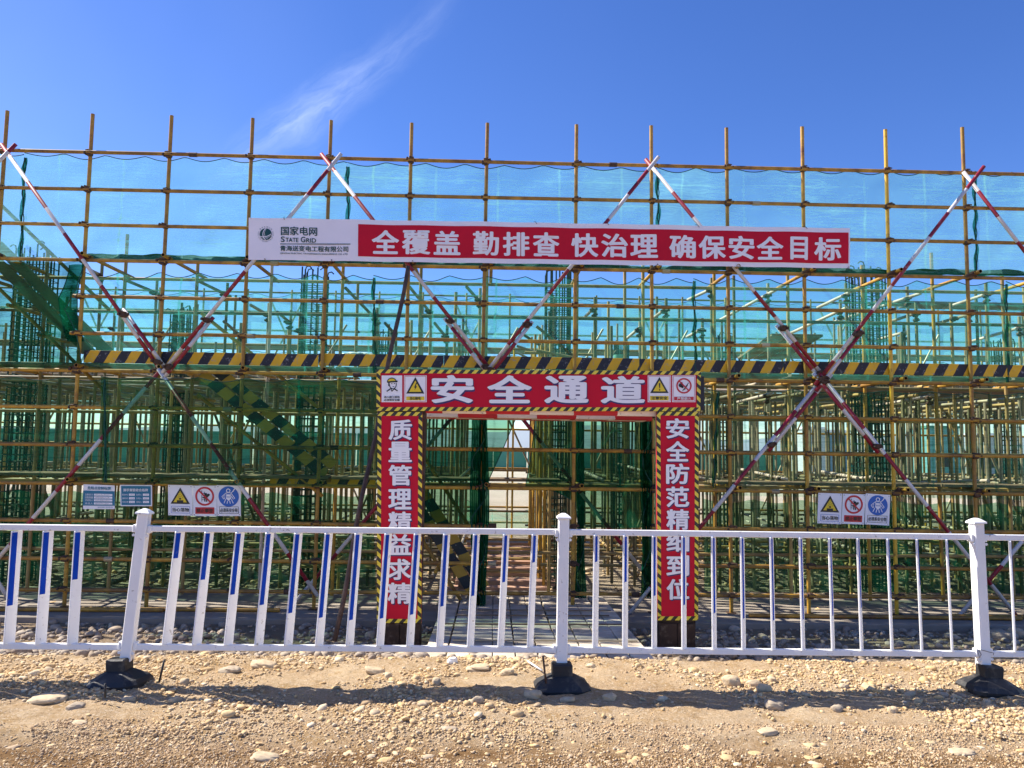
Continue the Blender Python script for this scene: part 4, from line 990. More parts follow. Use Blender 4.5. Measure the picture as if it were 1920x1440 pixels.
# ------------------------------------------------------------------ printed panels
class Panel:
    """flat rectangle whose corners sit at four picture positions in one vertical plane; shapes are laid on it in (u right, v down) units"""
    def __init__(s, c, Yp, parent=None):
        s.c = [at(*p, Yp) for p in c]; s.Y = Yp; s.parent = parent
        s.W = (s.c[1] - s.c[0]).length; s.H = (s.c[3] - s.c[0]).length
    def P(s, u, v, layer=0):
        p = s.c[0].lerp(s.c[1], u).lerp(s.c[3].lerp(s.c[2], u), v); return Vector((p.x, s.Y - .0030 * layer, p.z))
    def board(s, name, mat, th=.012, u0=0, v0=0, u1=1, v1=1, layer=0, world=None):
        f = [s.P(u0, v0, layer), s.P(u1, v0, layer), s.P(u1, v1, layer), s.P(u0, v1, layer)]
        V = f + [p + Vector((0, th, 0)) for p in f]
        F = [(0, 3, 2, 1), (4, 5, 6, 7), (0, 1, 5, 4), (1, 2, 6, 5), (2, 3, 7, 6), (3, 0, 4, 7)]
        o0 = f[3]
        return obj(name, mesh(name, [p - o0 for p in V], F, mat), s.parent, Matrix.Translation(o0))
    def poly(s, name, pts, mat, layer=1, mb=None):
        V = [s.P(u, v, layer) for u, v in pts]
        if mb is not None: mb.add(V, [tuple(range(len(V) - 1, -1, -1))]); return
        return obj(name, mesh(name, V, [tuple(range(len(V) - 1, -1, -1))], mat), s.parent)
    def disc(s, name, u, v, r, mat, layer=1, r_in=0, n=40, mb=None, a0=0, a1=360):
        """r in metres"""
        ru, rv = r / s.W, r / s.H; V = []; F = []
        own = mb is None; mb = mb or MB()
        ts = [R(a0 + (a1 - a0) * i / n) for i in range(n + 1)]
        if r_in <= 0:
            V = [s.P(u + ru * math.cos(t), v - rv * math.sin(t), layer) for t in ts[:-1]]; mb.add(V, [tuple(range(len(V)))])
        else:
            k = r_in / r
            V = [s.P(u + ru * q * math.cos(t), v - rv * q * math.sin(t), layer) for t in ts for q in (k, 1)]
            mb.add(V, [(2 * i, 2 * i + 1, 2 * i + 3, 2 * i + 2) for i in range(n)])
        if own: return mb.build(name, mat, s.parent)
    def seg(s, u0, v0, u1, v1, w, layer, mb):
        a = s.P(u0, v0, layer); b = s.P(u1, v1, layer); d = (b - a).normalized(); q = Vector((-d.z, 0, d.x)) * w / 2
        mb.add([a - q, b - q, b + q, a + q], [(0, 1, 2, 3)])
    def text(s, name, txt, u0, v0, u1, v1, mat, layer=2, bold=.02, mb=None, kind=None, rot=None):
        V, F = glyphs(txt)
        if rot is None:
            lo, hi = V.min(0), V.max(0)
        q = (V - lo) / (hi - lo)
        own = mb is None; mb = mb or MB()
        hx = bold * (u1 - u0) / (hi[0] - lo[0]); hy = .72 * bold * (v1 - v0) / (hi[1] - lo[1])
        offs = [(0, 0)] + ([(math.cos(t), math.sin(t)) for t in np.arange(8) * math.pi / 4] if bold else [])
        for k, (ox, oy) in enumerate(offs):
            mb.add([s.P(u0 + hx + (u1 - u0 - 2 * hx) * a + ox * hx, v1 - hy - (v1 - v0 - 2 * hy) * b + oy * hy, layer + .07 * k) for a, b in q], F)
        if own: return mb.build(name, mat, s.parent, kind=kind)
_gl = {}
def glyphs(txt):
    if txt in _gl: return _gl[txt]
    c = bpy.data.curves.new('t', 'FONT'); c.body = txt; c.resolution_u = 3
    o = bpy.data.objects.new('t', c); COL.objects.link(o)
    dg = bpy.context.evaluated_depsgraph_get(); me = bpy.data.meshes.new_from_object(o.evaluated_get(dg))
    V = np.array([v.co[:2] for v in me.vertices]); F = [tuple(p.vertices) for p in me.polygons]
    bpy.data.objects.remove(o); bpy.data.curves.remove(c); bpy.data.meshes.remove(me)
    _gl[txt] = (V, F); return _gl[txt]

# long banner ------------------------------------------------------
YBN = YF - .20
bn = thing('banner', at(1030, 457, YBN), 'long vinyl banner with white end and logo and red field of white characters', 'banner')
B = Panel([(466, 408), (1593, 428), (1593, 503), (465.5, 487)], YBN, bn)
# wavy vinyl sheet
nu, nv = 160, 6; V = []; F = []
def wav(u, v): return .009 * math.sin(u * 61 + .6 * v) + .005 * math.sin(u * 23 + 2) * (1 - v) + .004 * math.sin(v * 5 + u * 9)
for j in range(nv + 1):
    for i in range(nu + 1):
        p = B.P(i / nu, j / nv); p.y += wav(i / nu, j / nv); V.append(p)
F = [(j * (nu + 1) + i, (j + 1) * (nu + 1) + i, (j + 1) * (nu + 1) + i + 1, j * (nu + 1) + i + 1) for j in range(nv) for i in range(nu)]
obj('banner_sheet', mesh('banner_sheet', V, F, M['vinyl'], True), bn)
_P = B.P
def BP(u, v, layer=0):
    p = _P(u, v, layer); p.y += wav(u, v) - .001; return p
B.P = BP
def bu(px): return (px - 466) / 1127
# red field
u0, u1, v0, v1 = bu(669), bu(1590), .115, .885; V = []; F = []; n = 120
for i in range(n + 1):
    for j in range(5): V.append(B.P(u0 + (u1 - u0) * i / n, v0 + (v1 - v0) * j / 4, 1))
for i in range(n):
    for j in range(4): a = i * 5 + j; F.append((a, a + 1, a + 6, a + 5))
obj('red_field', mesh('red_field', V, F, M['red'], True), bn)
chs = [('全', 694, 745), ('覆', 750, 803), ('盖', 809, 859), ('勤', 882, 931), ('排', 938, 988), ('查', 994, 1044), ('快', 1066, 1117), ('治', 1122, 1173), ('理', 1177, 1229), ('确', 1250, 1301), ('保', 1306, 1357), ('安', 1362, 1412), ('全', 1416, 1466), ('目', 1479, 1513), ('标', 1525, 1576)]
for ch, a, b in chs:
    B.text('character', ch, bu(a), .24, bu(b), .82 if ch not in '目' else .81, M['panelwhite'], 2.2, bold=.030)
B.text('lettering', '国家电网', bu(526), .20, bu(593), .41, M['greenprint'], 1.5, .018)
m = MB(); B.text('', 'S', bu(526), .44, bu(533.5), .575, None, 1.5, .018, mb=m); B.text('', 'TATE', bu(535), .47, bu(559), .575, None, 1.5, .018, mb=m)
B.text('', 'G', bu(563), .44, bu(571.5), .575, None, 1.5, .018, mb=m); B.text('', 'RID', bu(573), .47, bu(591), .575, None, 1.5, .018, mb=m); m.build('lettering', M['greenprint'], bn)
m = MB(); B.seg(bu(525), .62, bu(655), .60, .011, 1.5, m); m.build('rule_line', M['greenprint'], bn)
B.text('lettering', '青海送变电工程有限公司', bu(525), .655, bu(651), .79, M['greenprint'], 1.5, .02)
B.text('lettering', 'QINGHAI ELECTRIC TRANSMISSION ENGINEERING CO. LTD', bu(525), .825, bu(650), .865, M['greenprint'], 1.5, .01)
# round logo
uc, vc = bu(497.5), .385; rr = .078
B.disc('logo_disc', uc, vc, rr, M['greenprint'], 1.4)
m = MB()
def arcline(cx, cy, r, a0, a1, wd):
    pr = None
    for i in range(15):
        t = R(a0 + (a1 - a0) * i / 14); q = (uc + (cx + r * math.cos(t)) / B.W, vc - (cy + r * math.sin(t)) / B.H)
        if pr: B.seg(*pr, *q, wd, 2.2, m)
        pr = q
arcline(.062, .0, .098, 128, 232, .009); arcline(.072, .012, .088, 135, 240, .004)
arcline(-.03, .115, .15, 243, 312, .009); arcline(-.03, .105, .158, 236, 315, .004)
m.build('logo_line', M['vinyl'], bn)
m = MB()
def around(txt, r, a0, a1, h, flip):
    for i, ch in enumerate(txt):
        if ch == ' ': continue
        t = R(a0 + (a1 - a0) * i / (len(txt) - 1)); V, F = glyphs(ch); lo, hi = V.min(0), V.max(0); q = (V - (lo + hi) / 2) / (hi[1] - lo[1]) * h
        up = Vector((math.cos(t), math.sin(t))) * (-1 if flip else 1); rt = Vector((up.y, -up.x))
        cx, cy = r * math.cos(t), r * math.sin(t)
        m.add([B.P(uc + (cx + a * rt.x + b * up.x) / B.W, vc - (cy + a * rt.y + b * up.y) / B.H, 1.6) for a, b in q], F)
around('国家电网公司', .096, 135, 42, .017, False); around('STATE GRID CORPORATION OF CHINA', .096, 160, 380, .012, True)
m.build('lettering', M['greenprint'], bn)
for px_, top in ((497, 0), (532, 1), (620, 0), (770, 0), (1000, 1), (1135, 1), (1228, 0), (1306, 1), (1510, 1), (1590, 0)):
    p = B.P(bu(px_), .02 if top else .97, 1); V, F = tubepath([p + Vector((.01, -.005, -.01)), p + Vector((0, -.015, .0)), p + Vector((-.012, .02, .03 if top else -.02)), p + Vector((-.02, .09, .05 if top else -.04))], .0035, 5)
    obj('tie_wire', mesh('tie_wire', V, F, M['coupler'], True), bn)

# gate -------------------------------------------------------------
YG = 8.0
gt = thing('safety_gate', (.47, YG + .2, -.33), 'red sign gate with yellow and black edging over the passage into the scaffold', 'gate')
def bordered(c, name, tw=.040):
    P_ = Panel(c, YG, gt)
    P_.board(name, M['red'], .03)
    tu, tv = tw / P_.W, tw / P_.H
    P_.board('striped_edging', M['tape'], .002, 0, 0, 1, tv, 1); P_.board('striped_edging', M['tape'], .002, 0, 1 - tv, 1, 1, 1)
    P_.board('striped_edging', M['tapev'], .002, 0, tv * 1.02, tu, 1 - tv * 1.02, 1); P_.board('striped_edging', M['tapev'], .002, 1 - tu, tv * 1.02, 1, 1 - tv * 1.02, 1)
    return P_
G = bordered([(706, 692.5), (1314, 696), (1313, 771), (706, 770.5)], 'beam_panel')
def gu(px): return (px - 706) / 608
def gv(py): return (py - 693) / 77.5
for ch, a, b in [('安', 807, 888), ('全', 912, 996), ('通', 1019, 1103), ('道', 1125, 1209)]:
    B2 = G
    G.text('character_edge', ch, gu(a) + .0025, gv(704) + .03, gu(b) + .0025, gv(757) + .03, M['shadowprint'], 2, bold=.036)
    G.text('character', ch, gu(a), gv(703), gu(b), gv(756), M['panelwhite'], 3.2, bold=.036)
def minisign(name, x0, x1, y0=704, y1=754, border=None):
    s = Panel([(x0, y0), (x1, y0), (x1, y1), (x0, y1)], YG - .0035, gt); s.board(name, M['panelwhite'], .002, layer=0)
    if border:
        m = MB(); 
        for a in ((.04, .03, .96, .03), (.96, .03, .96, .97), (.96, .97, .04, .97), (.04, .97, .04, .03)): s.seg(*a, .004, 1, m)
        m.build('border_line', border, gt)
    return s
S1 = minisign('helmet_sign', 715.5, 754)
m = MB()   # line portrait of a worker: face outline, collar
cx_, cy_ = .55, .36
def el(cx, cy, rx, ry, a0, a1, wd, s, mb, lay=1.2, n=16):
    pr = None
    for i in range(n + 1):
        t = R(a0 + (a1 - a0) * i / n); q = (cx + rx * math.cos(t), cy - ry * math.sin(t))
        if pr: s.seg(*pr, *q, wd, lay, mb)
        pr = q
el(.55, .33, .17, .17, 180, 375, .008, S1, m); el(.50, .25, .22, .15, -5, 185, .009, S1, m)
S1.seg(.28, .25, .78, .22, .016, 1.2, m); S1.seg(.36, .25, .36, .40, .014, 1.2, m); S1.seg(.47, .47, .50, .60, .008, 1.2, m); S1.seg(.5, .6, .62, .5, .008, 1.2, m); S1.seg(.47, .48, .25, .60, .012, 1.2, m); S1.seg(.62, .5, .78, .58, .012, 1.2, m)
S1.seg(.47, .31, .53, .31, .008, 1.2, m); S1.seg(.60, .31, .66, .30, .008, 1.2, m); S1.seg(.54, .42, .62, .42, .006, 1.2, m)
m.build('pictogram', M['blackprint'], gt)
S1.poly('helmet', [(.5 + .2 * math.cos(t), .245 - .13 * math.sin(t)) for t in np.linspace(0, math.pi, 12)], M['yellowprint'], .8)
S1.text('lettering', '进入施工现场', .12, .77, .88, .855, M['blackprint'], 1.2, .02); S1.text('lettering', '必须带安全帽', .12, .88, .88, .965, M['blackprint'], 1.2, .02)
def tri(s, cx, top, bot, half, wd=.22):
    s.poly('warning_triangle', [(cx, top), (cx + half, bot), (cx - half, bot)], M['blackprint'], 1)
    cy = (top + 2 * bot) / 3; k = 1 - wd * 1.55
    s.poly('warning_field', [(cx, cy + (top - cy) * k), (cx + half * k, cy + (bot - cy) * k), (cx - half * k, cy + (bot - cy) * k)], M['yellowprint'], 2)
S2 = minisign('shock_sign', 757.5, 800, border=M['redflat']); tri(S2, .5, .06, .68, .4, .2)
S2.poly('bolt', [(.54, .27), (.45, .46), (.5, .46), (.46, .56), (.58, .41), (.52, .41), (.58, .29)], M['blackprint'], 3)
S2.board('caption_field', M['yellowprint'], .002, .1, .79, .9, .93, 1); S2.text('lettering', '当心触电', .26, .80, .74, .92, M['blackprint'], 2, .02)
S3 = minisign('caution_sign', 1214.5, 1258, border=M['redflat']); tri(S3, .5, .06, .66, .4, .2)
m = MB(); S3.poly('', [(.47, .29), (.54, .29), (.52, .48), (.49, .48)], None, 3, m); S3.disc('', .505, .545, .008, None, 3, mb=m, n=10); m.build('exclamation_mark', M['blackprint'], gt)
S3.board('caption_field', M['yellowprint'], .002, .1, .77, .9, .93, 1); S3.text('lettering', '注意安全', .15, .79, .85, .91, M['blackprint'], 2, .025)
S4 = minisign('no_smoking_sign', 1260.5, 1304, border=M['redflat'])
def prohibit(s, cx, cy, r, parent):
    s.disc('prohibition_ring', cx, cy, r, M['redflat'], 1, r_in=r * .8)
    m = MB(); k = r * .86 * .7071; s.seg(cx - k / s.W, cy - k / s.H, cx + k / s.W, cy + k / s.H, r * .16, 2.5, m); m.build('slash', M['redflat'], parent)
prohibit(S4, .5, .39, .082, gt)
m = MB(); S4.seg(.44, .58, .70, .28, .008, 1.5, m); S4.seg(.52, .55, .66, .36, .006, 1.5, m); S4.disc('', .36, .37, .022, None, 1.5, mb=m, n=14); S4.disc('', .43, .43, .014, None, 1.5, mb=m, n=12); S4.disc('', .40, .29, .011, None, 1.5, mb=m, n=12); m.build('pictogram', M['blackprint'], gt)
S4.board('caption_field', M['redflat'], .002, .08, .80, .92, .93, 1); S4.text('lettering', '严禁烟火', .2, .815, .8, .915, M['panelwhite'], 2, .02)
# columns
GL = bordered([(708, 772.5), (792, 772.5), (790, 1168), (706.5, 1168)], 'column_panel')
GR = bordered([(1231, 772), (1310, 772.5), (1309, 1163), (1233, 1163)], 'column_panel')
for P_, s_, ys in ((GL, '质量管理精益求精', [787, 829, 873, 918, 961, 1003, 1049, 1093]), (GR, '安全防范精细到位', [785, 829, 872, 916, 959, 1000, 1046, 1090])):
    x0, y0 = (729, 772.5) if P_ is GL else (1248, 772)
    base = 708 if P_ is GL else 1231; wpx = 84 if P_ is GL else 79
    for ch, yy in zip(s_, ys):
        u0 = (x0 - base) / wpx - (.01 * (yy - 780) / 390 if P_ is GL else 0); u1 = u0 + 44 / wpx; v0 = (yy - 772.5) / 395; v1 = v0 + 39 / 395
        P_.text('character_edge', ch, u0 + .022, v0 + .006, u1 + .022, v1 + .006, M['shadowprint'], 2, bold=.030)
        P_.text('character', ch, u0, v0, u1, v1, M['panelwhite'], 3.2, bold=.030)
# gate carcass: steel boxes behind the panels
bt = at(706, 693, YG); br = at(1314, 771, YG)
MB().box(bt.x + .01, at(1322, 700, YG).x, YG + .034, YG + .13, br.z + .012, bt.z - .01).build('beam', M['darkpanel'], gt)
for (a, b) in ((708, 791), (1233, 1308)):
    xa = at(a, 1165, YG).x; xb = at(b, 1165, YG).x
    MB().box(xa + .012, xb - .012, YG + .034, YG + .16, -.42, br.z + .008).build('column', M['rustsheet'], gt)
    MB().box(xa + .02, (xa + xb) / 2 - .003, YG + .008, YG + .03, -.40, at(a, 1169, YG).z).build('column_skirt', M['rustsheet'], gt)
    MB().box((xa + xb) / 2 + .003, xb - .02, YG + .008, YG + .03, -.40, at(a, 1169, YG).z).build('column_skirt', M['rustsheet'], gt)
xl, xr = at(750, 770, YG).x, at(1270, 770, YG).x
for i in (0, 4, 5, 6):
    V, F = bbox(0, xr - xl + random.uniform(-.1, .05), 0, .2 if i else .09, 0, .06)
    obj('roof_board', mesh('roof_board', [(v[0] + random.uniform(0, .01) + (.42 * (i % 2) + .13 * i), v[1], v[2]) for v in V] if 0 else [(v[0] + (.46 * (i % 2) + .08 * i), v[1], v[2]) for v in V], F, M['roofboard']), gt,
        Matrix.Translation((xl - (.46 * (i % 2) + .08 * i) + random.uniform(-.02, .02), YG + .05 + i * .235, br.z - .058 - .0015 * i)))
# the plank walkway
wk = thing('plank_walkway', (.5, 8.6, -.33), 'walkway of weathered planks running in under the gate', 'walkway')
a0, b0 = at(797, 1231, 7.15), at(1226, 1231, 7.15); xa, xb = a0.x - .02, b0.x + .02; n = 10; wpl = (xb - xa) / n
def wz(y): return -.155 - .03 * (y - 7.1)
for i in range(n):
    y = 7.12 + random.uniform(-.03, .04); k = 0
    while y < 10.6:
        Ln = [1.85, 2.4, 1.2][(i + k) % 3] + random.uniform(-.1, .1); y2 = min(y + Ln, 10.7)
        V, F = bbox(0, wpl - random.uniform(.006, .018), 0, y2 - y - .008, -.04, 0, bev=.005)
        z = wz(y) + random.uniform(-.004, .006)
        obj('plank', mesh('plank', V, F, M['timber']), wk, Matrix.Translation((xa + i * wpl, y, z)) @ Matrix.Rotation(math.atan2(wz(y2) - wz(y), y2 - y), 4, 'X') @ Matrix.Rotation(random.uniform(-.004, .004), 4, 'Z'))
        y = y2; k += 1
for y in (7.75, 8.55, 9.05, 9.4):
    a = Vector((xa + random.uniform(.1, .3), y, wz(y) + .022)); b = Vector((xb - random.uniform(.0, .3), y + random.uniform(-.05, .05), wz(y) + .022))
    V, F = bbox(0, (b - a).length, -.009, .009, -.007, .007, bev=.002); obj('batten', mesh('batten', V, F, M['timber_dark'] if y > 8 else M['galv']), wk, Matrix.Translation(a) @ Matrix.Rotation(math.atan2(b.y - a.y, b.x - a.x), 4, 'Z'))
MB().box(xa, xb, 7.35, 7.43, -.32, wz(7.35) - .045).build('bearer', M['timber_dark'], wk); MB().box(xa, xb, 9.1, 9.18, -.42, wz(9.1) - .047).build('bearer', M['timber_dark'], wk)

# leaning dark pole
pa = at(765, 500, YF - .19); pb = at(627, 1202, 8.1)
V, F = tubepath([pb.lerp(pa, k / 12) + Vector((.012 * math.sin(k * 1.3), 0, .0)) for k in range(13)], .026, 10)
tag(obj('leaning_pole', mesh('leaning_pole', V, F, M['wood_dark'], True)), 'long dark weathered pole leaning on the scaffold left of the gate', 'pole')

# ------------------------------------------------------------------ safety signs on the scaffold
YS = YF - .10
def sign(name, c, label, group, cat='sign'):
    t = thing(name, at((c[0][0] + c[1][0]) / 2, c[2][1], YS), label, cat, group)
    p = Panel(c, YS, t); p.board('sign_plate', M['panelwhite'], .004); return p, t
def bolts(p, t):
    for u, v in ((.06, .045), (.94, .045), (.06, .955), (.94, .955)): p.disc('screw', u, v, .005, M['coupler'], 1, n=8)
def falling(c, label):
    p, t = sign('warning_sign', c, label, 'small site safety signs'); tri(p, .5, .08, .62, .4, .2)
    m = MB(); p.seg(.37, .55, .63, .55, .04, 3, m); p.disc('', .5, .45, .013, None, 3, mb=m, n=12)
    for a, b in ((.44, .32), (.5, .30), (.56, .33), (.46, .37), (.53, .37), (.42, .39), (.6, .40), (.5, .24)): p.seg(a, b, a + .01, b + .02, .006, 3, m)
    m.build('pictogram', M['blackprint'], t)
    m = MB()
    for s_ in ((.13, .70, .89, .70), (.89, .70, .89, .92), (.89, .92, .13, .92), (.13, .92, .13, .70)): p.seg(*s_, .004, 1, m)
    m.build('caption_frame', M['blueprint'], t); p.text('lettering', '当心落物', .17, .745, .86, .875, M['blackprint'], 1.5, .02); bolts(p, t)
def noclimb(c, label):
    p, t = sign('prohibition_sign', c, label, 'small site safety signs'); prohibit(p, .5, .35, .118, t)
    m = MB(); p.seg(.38, .16, .38, .52, .006, 1.5, m); p.seg(.50, .20, .50, .36, .006, 1.5, m)
    for v in (.25, .38, .46): p.seg(.38, v, .50, v, .005, 1.5, m)
    p.seg(.52, .27, .64, .37, .035, 1.5, m); p.disc('', .67, .30, .014, None, 1.5, mb=m, n=12); p.seg(.52, .37, .50, .52, .014, 1.5, m); p.seg(.58, .38, .58, .53, .014, 1.5, m); p.seg(.48, .24, .56, .29, .012, 1.5, m); p.seg(.42, .40, .56, .40, .014, 1.5, m)
    m.build('pictogram', M['blackprint'], t)
    p.board('caption_field', M['redflat'], .002, .1, .71, .9, .925, 1); p.text('lettering', '禁止攀登', .15, .755, .85, .885, M['blackprint'], 2, .02); bolts(p, t)
def harness(c, label):
    p, t = sign('mandatory_sign', c, label, 'small site safety signs'); p.disc('blue_disc', .5, .365, .128, M['blueprint'], 1)
    m = MB(); p.disc('', .49, .175, .027, None, 2, r_in=.017, mb=m, n=20)
    def pl(pts, w_):
        for a, b in zip(pts[:-1], pts[1:]): p.seg(*a, *b, w_, 2, m)
    pl([(.40, .245), (.60, .245)], .008); pl([(.40, .245), (.22, .37), (.30, .455), (.34, .42)], .008); pl([(.34, .33), (.29, .38), (.34, .42)], .006)
    pl([(.60, .245), (.76, .42), (.70, .45), (.60, .33)], .008); pl([(.68, .20), (.78, .08)], .012); pl([(.60, .245), (.68, .20)], .008)
    pl([(.40, .245), (.40, .40), (.60, .40), (.60, .245)], .007); pl([(.42, .32), (.58, .32)], .020); pl([(.42, .36), (.58, .36)], .008)
    p.poly('', [(.39, .39), (.61, .39), (.61, .43), (.5, .51), (.39, .43)], None, 2.2, m)
    pl([(.38, .45), (.30, .585)], .009); pl([(.46, .50), (.43, .60)], .009); pl([(.54, .50), (.57, .60)], .009); pl([(.62, .45), (.69, .585)], .009)
    m.build('pictogram', M['panelwhite'], t)
    m = MB()
    for s_ in ((.1, .70, .9, .70), (.9, .70, .9, .92), (.9, .92, .1, .92), (.1, .92, .1, .70)): p.seg(*s_, .005, 1, m)
    m.build('caption_frame', M['blackprint'], t); p.text('lettering', '必须系安全带', .13, .745, .87, .88, M['blackprint'], 1.5, .02); bolts(p, t)
falling([(315, 909), (361, 910), (361, 967), (315.5, 966)], 'white sign with black and yellow falling objects triangle, the one left of the gate')
noclimb([(361.5, 910.5), (406, 910.5), (406.5, 968), (362, 967.5)], 'white sign with red slashed climbing figure, the one left of the gate')
harness([(406, 909.5), (451, 910.5), (451.5, 967.5), (407.5, 967.5)], 'white sign with blue safety harness disc, the one left of the gate')
falling([(1534.5, 924), (1579, 925.5), (1577, 983), (1532.5, 981)], 'white sign with black and yellow falling objects triangle, the one right of the gate')
noclimb([(1580.5, 925.5), (1623, 927), (1620, 983.5), (1577.8, 982)], 'white sign with red slashed climbing figure, the one right of the gate')
harness([(1623.5, 925), (1669.5, 928), (1667, 985.5), (1621.5, 983)], 'white sign with blue safety harness disc, the one right of the gate')
p, t = sign('information_board', [(156.5, 908), (215, 910), (215, 954.5), (155.5, 954.5)], 'teal and white hazard control board, leftmost of the small signs', None)
p.board('teal_field', M['tealprint'], .002, 0, .25, 1, .86, 1); p.text('lettering', '危险点控制标牌', .14, .07, .88, .21, M['tealprint'], 1.5, .02)
def scribble(p, t, u0, v0, u1, v1, seed):
    rs = random.Random(seed); m = MB(); u = u0 + .02
    while u < u1 - .02:
        w_ = rs.uniform(.01, .025); p.seg(u, v0 + rs.uniform(.01, .04), u + w_, v1 - rs.uniform(.01, .03), .003, 2.2, m); u += w_ + rs.uniform(.006, .02)
    m.build('handwriting', M['blackprint'], t)
for i, (lb_, a, b) in enumerate((('主要危险点', .37, .45), ('主要控制措施', .48, .57), ('控制责任人', .60, .68), ('责任人', .73, .81))):
    p.text('lettering', lb_, .07, a, .32, b, M['panelwhite'], 2, .0); p.board('white_slot', M['panelwhite'], .002, .35, a, .93, b, 2); scribble(p, t, .38, a, .85, b, i)
p.text('lettering', '青海送变电工程有限公司', .47, .90, .94, .95, M['tealprint'], 1.5, 0)
p, t = sign('information_board', [(225, 909), (285, 909.5), (285, 949), (226, 949)], 'teal acceptance board with white edge, second of the small signs from the left', None)
p.board('teal_field', M['tealprint'], .002, .035, .05, .965, .95, 1); p.text('lettering', '脚手架验收合格牌', .11, .17, .88, .31, M['panelwhite'], 2, .02)
for i, a in enumerate((.42, .59, .76)):
    p.text('lettering', ('搭设单位', '使用单位', '验收日期')[i], .07, a, .25, a + .08, M['panelwhite'], 2, 0); p.board('white_slot', M['panelwhite'], .002, .28, a - .01, .46, a + .09, 2); scribble(p, t, .29, a, .45, a + .08, 10 + i)
    p.text('lettering', ('负责人', '负责人', '验收人')[i], .51, a, .68, a + .08, M['panelwhite'], 2, 0); p.board('white_slot', M['panelwhite'], .002, .72, a - .01, .91, a + .09, 2); scribble(p, t, .73, a, .9, a + .08, 20 + i)

# crumpled white sheet on the upper deck left of the gate
V0, F0 = I2; V = V0 * np.array([.26, .16, .055]) * (1 + .35 * fbm(V0[:, 0] * 3, V0[:, 1] * 3 + V0[:, 2], 2, 6, 3)[:, None])
q = at(672, 668, 11.4); tag(obj('plastic_sheet', fastmesh('plastic_sheet', V, F0, M['plastic'], False), None, Matrix.Translation(q)), 'crumpled white plastic sheet on the formwork above the toe board left of the gate', 'sheet')
q = at(1162, 680, 13.0); t = thing('bucket', q, 'pale green bucket standing on the formwork above the gate', 'bucket')
V = []; n = 20
for z, r in ((-.13, .08), (.13, .11)):
    for i in range(n): V.append((r * math.cos(i * 2 * math.pi / n), r * math.sin(i * 2 * math.pi / n), z))
obj('bucket_body', mesh('bucket_body', V, [(i, (i + 1) % n, n + (i + 1) % n, n + i) for i in range(n)] + [tuple(range(n - 1, -1, -1))], pmat('green_plastic', (.2, .5, .38), .4), True), t, Matrix.Translation(q))
V, F = tubepath([(.11 * math.cos(a), 0, .13 + .1 * math.sin(a)) for a in np.linspace(0, math.pi, 12)], .004, 5); obj('handle', mesh('handle', V, F, M['galv'], True), t, Matrix.Translation(q))

# ------------------------------------------------------------------ white road guardrail
YR = 5.95
rail = thing('guardrail', (at(1057, 1290, YR).x, YR, .0), 'white steel road guardrail with blue strips on black rubber bases', 'guardrail')
zt_, zb_ = at(1057, 996, YR).z, at(1057, 1218, YR).z      # rail centre heights at the middle post
def railz(px, top):
    pts = [(0, 991, 1212), (272, 991, 1213), (560, 994.5, 1214.5), (1057, 997.5, 1218), (1300, 1001, 1222), (1835, 1007, 1226), (1920, 1010.5, 1226)]
    X_ = [p[0] for p in pts]; return float(np.interp(px, X_, [p[1 if top else 2] for p in pts]))
posts = [(-513, 0.0), (272, 4.0), (1057, .4), (1830, -.9), (2600, 0)]
capV = [(-.052, -.052, 0), (.052, -.052, 0), (.052, .052, 0), (-.052, .052, 0), (-.052, -.052, .012), (.052, -.052, .012), (.052, .052, .012), (-.052, .052, .012), (-.03, -.03, .03), (.03, -.03, .03), (.03, .03, .03), (-.03, .03, .03), (-.012, -.012, .040), (.012, -.012, .040), (.012, .012, .040), (-.012, .012, .040)]
capF = [(0, 3, 2, 1)] + [(k * 4 + i, k * 4 + (i + 1) % 4, k * 4 + 4 + (i + 1) % 4, k * 4 + 4 + i) for k in range(3) for i in range(4)] + [(12, 13, 14, 15)]
PXT = []
